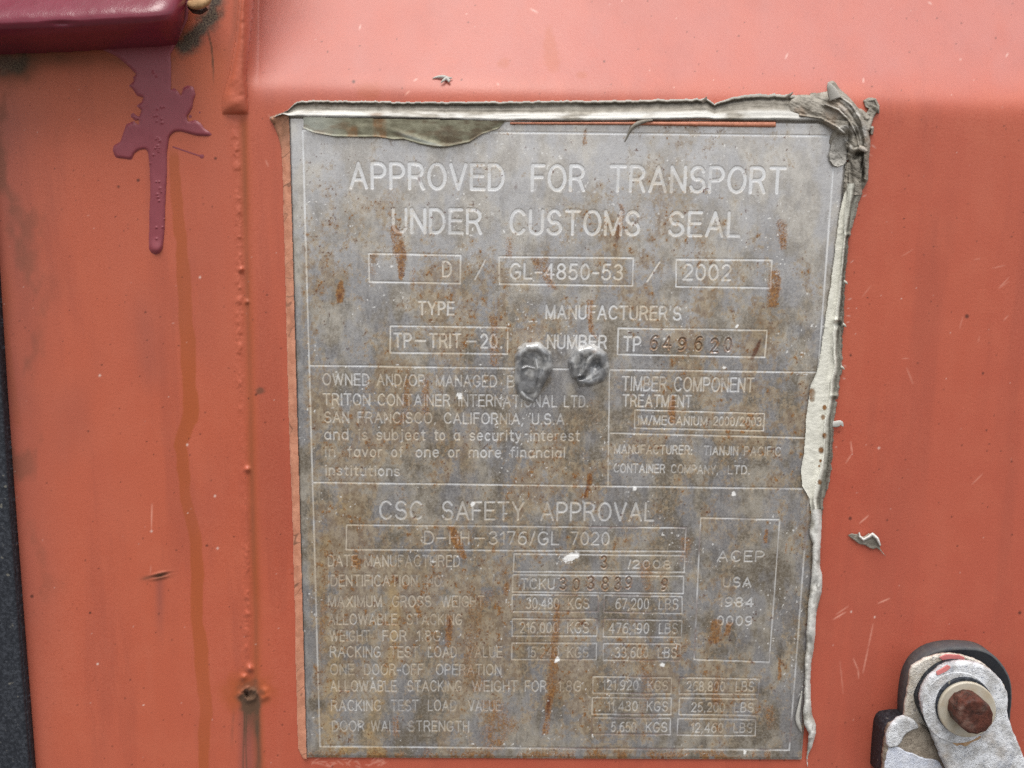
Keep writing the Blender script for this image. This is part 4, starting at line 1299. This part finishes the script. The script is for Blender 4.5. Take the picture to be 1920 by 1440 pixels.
R.build('peeled_band', M_CREAM, right, s1(R, lite * (1 - tn), dirt, tn), -1, keep=(R.up > -1))
for cy in (530, 690, 610):
    x_ = np.interp(cy, EY, EO)
    tube('torn_shred', [(x_ - 5, cy - 4, 2.6, 1.2), (x_ + 1, cy - 1, 2.6, 1.8), (x_ + 4, cy + 3, 1.2, 1.6)], M_CREAM, right, 10, 7, .6, (.5, .1, 0, 0))
tube('torn_shred', [(1560, 796, 5, 1.2), (1570, 795, 6.5, 1.6), (1577, 792, 4.5, 1.8), (1581, 800, 1, 1.6)], M_ROPE, right, 14, 8, .15, (.5, .1, 0, 0))

rope = empty('sealant_rope', 'twisted pale grey rope of sealant hanging past the lower right corner of the plate', 'sealant', W(1520, 1440, 0).tolist())
R = Relief(1484, 955, 1552, 1446, .9)
EY2 = [955, 1000, 1020, 1060, 1085, 1110, 1150, 1180, 1215, 1240, 1280, 1310, 1340, 1358, 1375, 1400, 1420, 1440, 1446]
EL2 = [1522, 1517, 1523, 1522.7, 1520.7, 1517, 1514, 1512, 1510.7, 1509, 1508, 1508, 1505, 1506.7, 1516, 1514, 1511, 1513.5, 1514]
EO2 = [1542, 1540, 1539, 1538, 1542.7, 1541, 1531, 1530, 1527, 1522, 1520, 1520, 1523, 1530, 1531, 1523, 1514.5, 1515, 1514.5]
eL = np.interp(R.Y, EY2, EL2) + (fbm(R.Y, R.Y * 0, 14, 14, 3, 240) - .5) * 2.4
eO = np.interp(R.Y, EY2, EO2) + (fbm(R.Y, R.Y * 0, 14, 14, 3, 241) - .5) * 2.0
t = (R.X - eL) / np.maximum(eO - eL, .8) * 2 - 1
lum = fbm(R.X, R.Y, 16, 24, 4, 242)
R.base = np.where(R.Y < 1385, PLATE_H * sstep(1.4, -.6, t), 0)
R.up = np.where(np.abs(t) < 1, np.sqrt(np.clip(1 - t * t, 0, 1)) * np.minimum(3.2, (eO - eL) * .22 + .3) + 1.3 * (lum - .5) + .25, -2)
R.dent(1530, 1095, 5, 12, 1.6)
R.dent(1519, 1205, 4, 10, .9)
lite = .75 * sstep(.3, .6, lum)
dirt = .95 * np.exp(-(((R.X - 1531) / 7) ** 2 + ((R.Y - 1094) / 20) ** 2)) * sstep(.35, .6, fbm(R.X, R.Y, 8, 12, 3, 243)) + .6 * np.exp(-(((R.X - 1520) / 7) ** 2 + ((R.Y - 1202) / 14) ** 2)) + .35 * sstep(.55, .7, fbm(R.X, R.Y, 10, 26, 3, 244))
R.build('sealant_bead', M_ROPE, rope, s1(R, lite, dirt, 0), -1, keep=(R.up > -1.5))
tube('loose_strand', [(1503.5, 1296, .8, 2.2), (1500, 1318, 2.5, 2.4), (1495, 1345, 4.2, 2.6), (1497, 1358, 4.4, 2.6), (1501, 1366, 3, 2.2), (1503, 1374, .7, 1.8)], M_ROPE, rope, 24, 8, .7, (.4, .2, 0, 0))

# left strip, painted over
leftp = empty('painted_sealant', 'salmon painted cracked sealant fillet along the left edge of the plate', 'sealant', W(566, 1425, 0).tolist())
R = Relief(496, 205, 588, 1436, 1.0)
pe = 541 + (R.Y - 217) * (574 - 541) / (1420 - 217)
eL = np.interp(R.Y, [212, 222, 235, 255, 280, 330, 500, 800, 1000, 1300, 1404, 1420, 1430], [520, 504, 512, 521, 527, 530, 534, 541, 549, 556, 558, 566, 574]) + (fbm(R.Y, R.Y * 0, 40, 40, 3, 250) - .5) * 2
t = (R.X - eL) / np.maximum(pe + 1.5 - eL, 2)
R.base = R.X * 0
R.up = np.where((t > 0) & (t < 1) & (R.Y > 213) & (R.Y < 1424), np.interp(t, [0, .12, .6, 1], [.15, .75, 1.25, 1.45]) + .25 * (fbm(R.X, R.Y, 10, 20, 3, 251) - .5) + 1.6 * np.exp(-(((R.X - 508) / 9) ** 2 + ((R.Y - 224) / 9) ** 2)), -2)
ck = sstep(.02, .004, np.abs(fbm(R.X, R.Y + R.X * .7, 40, 34, 3, 252, .4) - .5)) * .7 * sstep(.4, .55, fbm(R.X, R.Y, 50, 50, 2, 255))
ck = np.maximum(ck, sstep(.93, .99, t) * .8 * sstep(.35, .5, fbm(R.X, R.Y, 9, 14, 3, 256)))
top_d = sstep(300, 240, R.Y)
R.build('sealant_bead', M_SALMON, leftp, s1(R, .4 * sstep(.12, .02, t), .35 * top_d + .15 * sstep(.5, .7, fbm(R.X, R.Y, 14, 40, 3, 253)), .4 * top_d, ck * .8), -1, keep=(R.up > -1))

# two smears of sealant over the rivets
def blob(name, label, fn, x0, y0, x1, y1, loc):
    R = Relief(x0, y0, x1, y1, .75)
    R.base = R.X * 0 + PLATE_H
    lite, dirt, tn = fn(R)
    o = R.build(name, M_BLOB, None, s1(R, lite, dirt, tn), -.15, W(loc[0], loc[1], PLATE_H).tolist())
    o['label'] = label
    o['category'] = 'sealant blob'
    o['group'] = 'sealant blobs over the rivets'
    return o


def blob_a(R):
    R.capsule([(1002, 674, 31, 4.1), (998, 692, 31, 3.9), (993, 714, 26, 3.5), (992, 732, 20, 2.5), (998, 748, 7, 1.9)], power=4)
    R.capsule([(973, 694, 8, 5.4), (974, 668, 9, 6.0), (988, 652, 9, 6.4), (1008, 651, 10, 6.6), (1025, 666, 10, 6.2), (1027, 688, 10, 5.8), (1016, 710, 9, 5.0), (1009, 730, 6, 3.8), (1000, 752, 2.5, 2.2)], power=2.4)
    R.capsule([(973, 694, 8, 5.4), (971, 714, 7, 4.4), (975, 734, 6, 3.4), (986, 746, 4, 3.0), (1000, 752, 3, 2.2)], power=2.4)
    R.capsule([(1004, 672, 3, 4.4), (1008, 690, 5, 5.6), (1006, 708, 5, 5.2), (1002, 726, 3.5, 3.6)])
    R.capsule([(977, 692, 6, 5.0), (988, 688, 5, 4.6), (1002, 691, 3, 4.4)])
    R.capsule([(976, 655, 6, 4.6), (984, 650, 7, 5.0)])
    sm = blur(np.where(R.up > 0, R.up, 0), 2, 2)
    R.up = np.where(R.up > 0, (.4 * R.up + .6 * sm) + .35 * (fbm(R.X, R.Y, 12, 16, 3, 260) - .5) + .15, R.up)
    n_ = fbm(R.X, R.Y, 14, 14, 4, 261)
    return .5 * sstep(.4, .65, n_) + .4 * sstep(16, 4, R.Y - 644), .3 * sstep(.5, .7, fbm(R.X, R.Y, 9, 9, 3, 262)), 0  # random paler tone, and light on the upper rim painted in


def blob_b(R):
    R.capsule([(1103, 686, 35, 4.0), (1107, 688, 35, 4.0)], power=4)
    R.capsule([(1079, 704, 8, 5.4), (1077, 680, 12, 6.0), (1088, 662, 13, 6.6), (1108, 657, 13, 7.0), (1128, 668, 11, 6.6), (1134, 688, 9, 5.8), (1126, 708, 9, 5.2), (1106, 717, 8, 4.6), (1088, 714, 6, 4.2), (1078, 704, 4, 4.4)], power=2.4)
    R.capsule([(1079, 706, 4, 5.2), (1090, 704, 4, 4.8), (1099, 692, 6, 5.8), (1104, 676, 8, 6.4), (1112, 666, 8, 6.6)], power=2.2)
    R.capsule([(1092, 716, 10, 4.2), (1112, 708, 12, 4.6), (1130, 694, 10, 5.2)], power=2.2)
    R.dent(1116, 684, 7, 10, 1.6, .6)
    R.dent(1089, 709, 9, 2.6, 2.0, -.25)
    sm = blur(np.where(R.up > 0, R.up, 0), 2, 2)
    R.up = np.where(R.up > 0, (.4 * R.up + .6 * sm) + .3 * (fbm(R.X, R.Y, 10, 14, 3, 263) - .5) + .15, R.up)
    n_ = fbm(R.X, R.Y, 12, 12, 4, 264)
    pink = sstep(1.1, .3, np.hypot((R.X - 1115) / 9, (R.Y - 659) / 4.5))
    return .5 * sstep(.45, .65, n_) + .4 * sstep(20, 4, R.Y - 649), .3 * sstep(.5, .7, fbm(R.X, R.Y, 9, 9, 3, 265)), .35 * pink  # top edge lightened in the colour to imitate light on it


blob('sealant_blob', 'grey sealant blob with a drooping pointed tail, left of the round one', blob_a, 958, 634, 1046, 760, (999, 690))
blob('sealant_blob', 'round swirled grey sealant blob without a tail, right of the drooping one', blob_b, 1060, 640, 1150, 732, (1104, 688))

# ------------------------------------------------------------------ maroon bar and its paint spill
R = Relief(-260, -130, 356, 112, 2.0)
R.base = R.X * 0
endx = np.interp(R.Y, [-130, 0, 40, 75, 100], [352, 350, 346, 336, 322])
ex = np.clip((endx - R.X) / 80, 0, 1)
endf = np.sqrt(np.clip(1 - (1 - ex) ** 2.6, 0, 1))
low_e = np.interp(R.X, [-260, 0, 120, 220, 300, 350], [104, 102, 98, 92, 88, 84])
t = (low_e - R.Y)
prof = np.interp(t, [-1, 0, 6, 18, 34, 48, 58, 66, 74, 82, 95, 120, 190, 215, 226], [-1, .2, 4.5, 11.5, 18.5, 22.4, 23.6, 23.3, 22.4, 21.0, 18.2, 12.5, 3, 1, 0])
for _ in range(3):
    prof[1:-1] = (prof[:-2] + 2 * prof[1:-1] + prof[2:]) / 4
R.up = np.where((t > -1) & (R.X < endx), prof * (.06 + .94 * endf) + .5 * (fbm(R.X, R.Y, 50, 30, 3, 270) - .5) * (prof > 2), -1)
R.up -= .9 * np.exp(-(((R.X - 115) / 22) ** 2 + ((R.Y - 44) / 4) ** 2))
bar = R.build('steel_bar', M_MAROON, None, None, -.9, keep=(R.up > -.8))
bar['label'] = 'glossy maroon painted steel bar across the upper left corner of the door'
bar['category'] = 'bar'

z = 1551 / 560
sp = [(300, 180), (430, 240), (530, 258), (600, 290), (650, 330), (685, 365), (708, 385), (690, 400), (695, 420), (668, 445), (690, 465), (712, 500), (745, 505), (735, 530), (705, 550), (735, 572), (722, 605), (720, 650), (695, 628), (655, 645), (640, 690), (625, 735), (590, 755), (584, 780), (600, 820), (650, 825), (685, 832), (695, 800), (720, 780), (755, 773), (768, 790), (775, 850), (780, 1000), (775, 1100), (772, 1290), (785, 1312), (808, 1322), (830, 1315), (845, 1290), (855, 1200), (860, 1050), (868, 880), (868, 790), (880, 710), (905, 685), (935, 682), (985, 695), (1020, 705), (1080, 708), (1102, 700), (1090, 685), (1060, 665), (1045, 640), (1015, 622), (975, 632), (970, 600), (985, 585), (1000, 560), (1005, 520), (1016, 490), (1005, 450), (975, 442), (950, 455), (940, 500), (930, 480), (905, 455), (885, 470), (890, 440), (888, 280), (930, 200), (975, 100), (985, 0), (600, 0), (300, 100)]
R = Relief(100, 0, 412, 486, .8)
mk = inpoly(R.X, R.Y, [(a / z, b / z) for a, b in sp]).astype(np.float32)
for cx, cy, r_ in [(1037, 583, 6), (1048, 812, 12), (690, 600, 14), (705, 612, 14), (988, 604, 9)]:
    mk = np.maximum(mk, (np.hypot(R.X - cx / z, R.Y - cy / z) < r_ / z))
d_, t_ = segdist(R.X, R.Y, (895 / z, 762 / z), (1045 / z, 812 / z))
mk = np.maximum(mk, d_ < 1.5)
bl = blur(mk, 1, 3)
bl2 = blur(mk, 5, 2)
R.base = R.X * 0
dr = np.exp(-(((R.X - 292) / 10) ** 2 + ((R.Y - 466) / 12) ** 2))
pim = np.zeros_like(R.X)
for k in range(34):
    cx, cy, r_ = 292 + rng.normal(3, 8), rng.uniform(130, 470), rng.uniform(1.4, 2.6)
    pim = np.maximum(pim, .38 * np.exp(-((R.X - cx) ** 2 + (R.Y - cy) ** 2) / r_ ** 2))
R.up = np.where(bl > .42, .06 + .75 * sstep(.4, 1, bl2) * (.7 + .6 * fbm(R.X, R.Y, 40, 60, 3, 272)) + 1.0 * dr * bl2 + pim * rng.uniform(.8, 1), -.5)
spl = R.build('paint_spill', M_SPLASH, None, None, -.3, keep=(R.up > -.3))
spl['label'] = 'dried dull maroon paint spill with splatter arms and one long drip below the bar'
spl['category'] = 'paint spill'

# curled rust scab at the end of the bar
fl = empty('rust_flake', 'curled tan rust flake at the end of the maroon bar', 'rust flake', W(372, 20, 0).tolist())
tube('flake_shell', [(351, 6, 5, 5), (362, 9, 9, 7.5), (374, 8, 10, 8), (386, 3, 9, 7), (392, -8, 8, 6)], M_FLAKE, fl, 18, 10, .8)
tube('flake_underside', [(353, 12, 3, 4), (364, 20, 6, 4.5), (376, 22, 6, 4.5), (388, 15, 4.5, 4)], M_RUST, fl, 18, 10, .8)

# ------------------------------------------------------------------ crumbs stuck to the paint
cr = empty('sealant_crumb', 'torn silvery sealant scrap stuck on the red paint right of the plate', 'scrap', W(1628, 1018, 0).tolist())
R = Relief(1584, 990, 1668, 1050, .7)
R.base = R.X * 0
sc = 1920 / 140
scr_p = [(400, 600), (500, 545), (640, 570), (725, 480), (700, 600), (760, 640), (850, 610), (930, 545), (1040, 550), (1150, 600), (1210, 720), (1250, 830), (1235, 930), (1290, 1010), (1420, 1160), (1340, 1110), (1230, 985), (1140, 930), (1060, 960), (960, 920), (840, 850), (700, 830), (560, 720), (440, 640)]
mk = inpoly(R.X, R.Y, [(1560 + a / sc, 960 + b / sc) for a, b in scr_p]).astype(np.float32)
bl = blur(mk, 1, 2)
R.up = np.where(bl > .4, .3 + .8 * bl, -.4)
R.capsule([(1611, 1000, 2, 2.6), (1612, 1006, 3, 2.4), (1619, 1012, 3.4, 2.0), (1627, 1008, 3.4, 2.4), (1636, 1002, 4, 2.6), (1645, 1010, 3.6, 2.6), (1650, 1022, 2.5, 2.0)], lift=.4)
R.up = np.where((R.up > 0), R.up + .8 * (fbm(R.X, R.Y, 9, 7, 3, 280) - .5), R.up)
lt = sstep(1.6, 2.4, R.up)
R.build('curled_skin', M_GREY, cr, s1(R, .9 * lt, .5 * (1 - lt) * fbm(R.X, R.Y, 10, 10, 3, 281), 0), -.3, keep=(R.up > -.2))
cr = empty('sealant_crumb', 'small star shaped grey sealant scrap stuck above the top edge of the plate', 'scrap', W(832, 148, wall_h(832., 148.)).tolist())
for pts in ([(811, 147, 1.0, .6), (820, 144, 2.4, 1.0), (832, 144, 4.0, 1.8), (842, 147, 2.6, 1.6), (848, 146, 1, 1.2)], [(827, 155, 1.2, 1.4), (831, 151, 2.4, 2.0), (837, 146, 3, 2.0)], [(836, 146, 3, 1.8), (842, 151, 3.0, 1.8), (841, 154, 1.5, 1.4)]):
    tube('shred', [(a, b, c, d2 + float(wall_h(np.float64(a), np.float64(b)))) for a, b, c, d2 in pts], M_GREY, cr, 14, 8, .6, (.5, .2, 0, 0))

# ------------------------------------------------------------------ rubber door seal on the left
seal = empty('door_seal', 'dusty black rubber door seal at the left edge of the photo', 'seal', W(-60, 1440, 0).tolist())
prism('seal_body', [(-520, -420), (-100, -420), (-32, 300), (-14, 500), (1, 720), (13, 900), (33, 1170), (54, 1440), (90, 1960), (-520, 1960)], 5.0, .2, M_RUBBER, seal, 1.0, 0)
prism('seal_lip', [(-99, -420), (-94, -420), (-27, 300), (-9, 500), (5, 720), (17.5, 900), (38, 1170), (59.5, 1440), (96, 1960), (91, 1960), (55, 1440), (34, 1170), (14, 900), (2, 720), (-13, 500), (-31, 300)], 3.4, .1, M_RUBBER, seal, .6, 0)

# ------------------------------------------------------------------ lock lever, lower right
ZL = 1662 / 300


def zl(pts):
    return [(1620 + a / ZL, 1180 + b / ZL) for a, b in pts]


lock = empty('lock_lever', 'weathered white lock lever with a rusty bolt in a black rubber cup, lower right', 'lever', W(1800, 1440, 0).tolist())
cup = prism('rubber_cup', zl([(430, 1200), (425, 900), (432, 740), (455, 560), (500, 430), (580, 320), (700, 240), (820, 205), (940, 190), (1060, 190), (1200, 200), (1310, 240), (1400, 310), (1490, 430), (1540, 560), (1545, 760), (1525, 900), (1530, 1200)]), 8.0, -.5, M_RIM_LIT, lock, 1.0, 1)
prism('cup_shade', zl([(470, 1200), (465, 900), (470, 750), (490, 580), (530, 455), (605, 350), (715, 272), (825, 232), (940, 214), (1060, 212), (1195, 222), (1300, 260), (1385, 328), (1472, 444), (1522, 568), (1527, 760), (1508, 900), (1512, 1200)]), 8.15, 7.0, M_CUP_SHADE, cup, .1, 1)  # dark sheet in place of the shade within the cup
prism('base_plate', zl([(205, 1640), (215, 1440), (232, 1250), (250, 1080), (330, 1010), (700, 1010), (760, 1640)]), 15.0, .0, M_RUBBER, lock, 1.2, 1)
br = prism('bracket', zl([(490, 405), (560, 350), (680, 295), (800, 265), (920, 260), (1050, 280), (1180, 320), (1300, 400), (1400, 500), (1480, 600), (1500, 800), (1400, 1100), (900, 1200), (640, 1150), (430, 1020), (425, 900), (432, 800), (455, 690), (470, 600), (480, 500)]), 16, 14.2, M_GALV2, lock, .9, 1, .2, 3)
prism('gap_shade', zl([(560 + 0, 760), (600, 640), (700, 480), (860, 370), (1000, 355), (1150, 380), (1350, 480), (1480, 700), (1480, 1000), (1300, 1200), (1000, 1250), (760, 1150), (640, 960)]), 21, 15, M_RUBBER, lock, .5, 1)  # added dark filler standing for the shaded gap under the arm
cl = prism('clamp', zl([(245, 1060), (300, 990), (400, 960), (640, 1000), (720, 1100), (800, 1300), (880, 1460), (960, 1640), (205, 1640), (212, 1440), (228, 1250)]), 18, 14.8, M_GREYMETAL, lock, 1.6, 1, .3, 4)
prism('nub', zl([(250, 1065), (300, 990), (362, 925), (430, 908), (520, 940), (578, 1010), (570, 1045), (490, 1062), (430, 1110), (385, 1200), (330, 1242), (235, 1240)]), 19.4, 17.5, M_GALV, cl, 1.2, 1, .2, 5)
prism('paint_patch', zl([(232, 1245), (335, 1222), (420, 1262), (560, 1322), (700, 1352), (775, 1370), (830, 1450), (930, 1640), (208, 1640), (218, 1440)]), 18.5, 17.8, M_WHITE, cl, .5, 1, .3, 6)
arm = prism('arm', zl([(598, 745), (604, 670), (630, 600), (680, 520), (750, 450), (830, 390), (910, 360), (1010, 347), (1110, 350), (1210, 370), (1310, 420), (1400, 490), (1460, 570), (1505, 670), (1510, 760), (1500, 900), (1530, 970), (1570, 1080), (1620, 1200), (1680, 1350), (1740, 1480), (1830, 1640), (960, 1640), (880, 1480), (810, 1330), (760, 1215), (715, 1110), (670, 985), (625, 880)]), 24, 21, M_GALV, lock, 1.6, 1, .2, 7)
prism('ring_groove', zl([(980 + 370 * math.cos(a), 815 + 370 * math.sin(a)) for a in np.linspace(0, 6.283, 40)[:-1]]), 24.35, 24, M_GALV, arm, .3, 0, 0)
prism('bush', zl([(1052 + 300 * math.cos(a), 806 + 302 * math.sin(a)) for a in np.linspace(0, 6.283, 60)[:-1]]), 25.4, 20, M_RUBBER, lock, .5, 0)
prism('washer', zl([(1078 + 299 * math.cos(a), 840 + 286 * math.sin(a)) for a in np.linspace(0, 6.283, 60)[:-1]]), 26.8, 25, M_WASHER, lock, .6, 0)
hexp = [(1165 + 212 * math.cos(math.radians(a)), 915 + 207 * math.sin(math.radians(a))) for a in (-22, 38, 98, 158, 218, 278)]
prism('bolt_head', zl(hexp), 35.5, 26.6, M_RUST, lock, 1.3, 1, .10, 9, flat=True)
M_WEEP = mat_paint('thin rust weep', lin(160, 122, 84), .7, .0004, lin(196, 178, 150), 300)
prism('rust_weep', zl([(850, 1085), (940, 1125), (1050, 1142), (1150, 1128), (1230, 1100), (1200, 1150), (1120, 1172), (1060, 1230), (1010, 1195), (950, 1210), (900, 1150)]), 24.12, 23.8, M_WEEP, arm, .08, 1, .35, 12)
prism('paint_mark', zl([(780, 290), (850, 262), (990, 266), (1050, 292), (1045, 330), (960, 345), (850, 345), (815, 320)]), 16.25, 15.8, M_PINK, br, .15, 0, .1, 10)
prism('paint_mark', zl([(752, 445), (870, 372), (905, 392), (870, 430), (760, 484)]), 24.25, 23.8, M_PINK, arm, .15, 0, .1, 11)
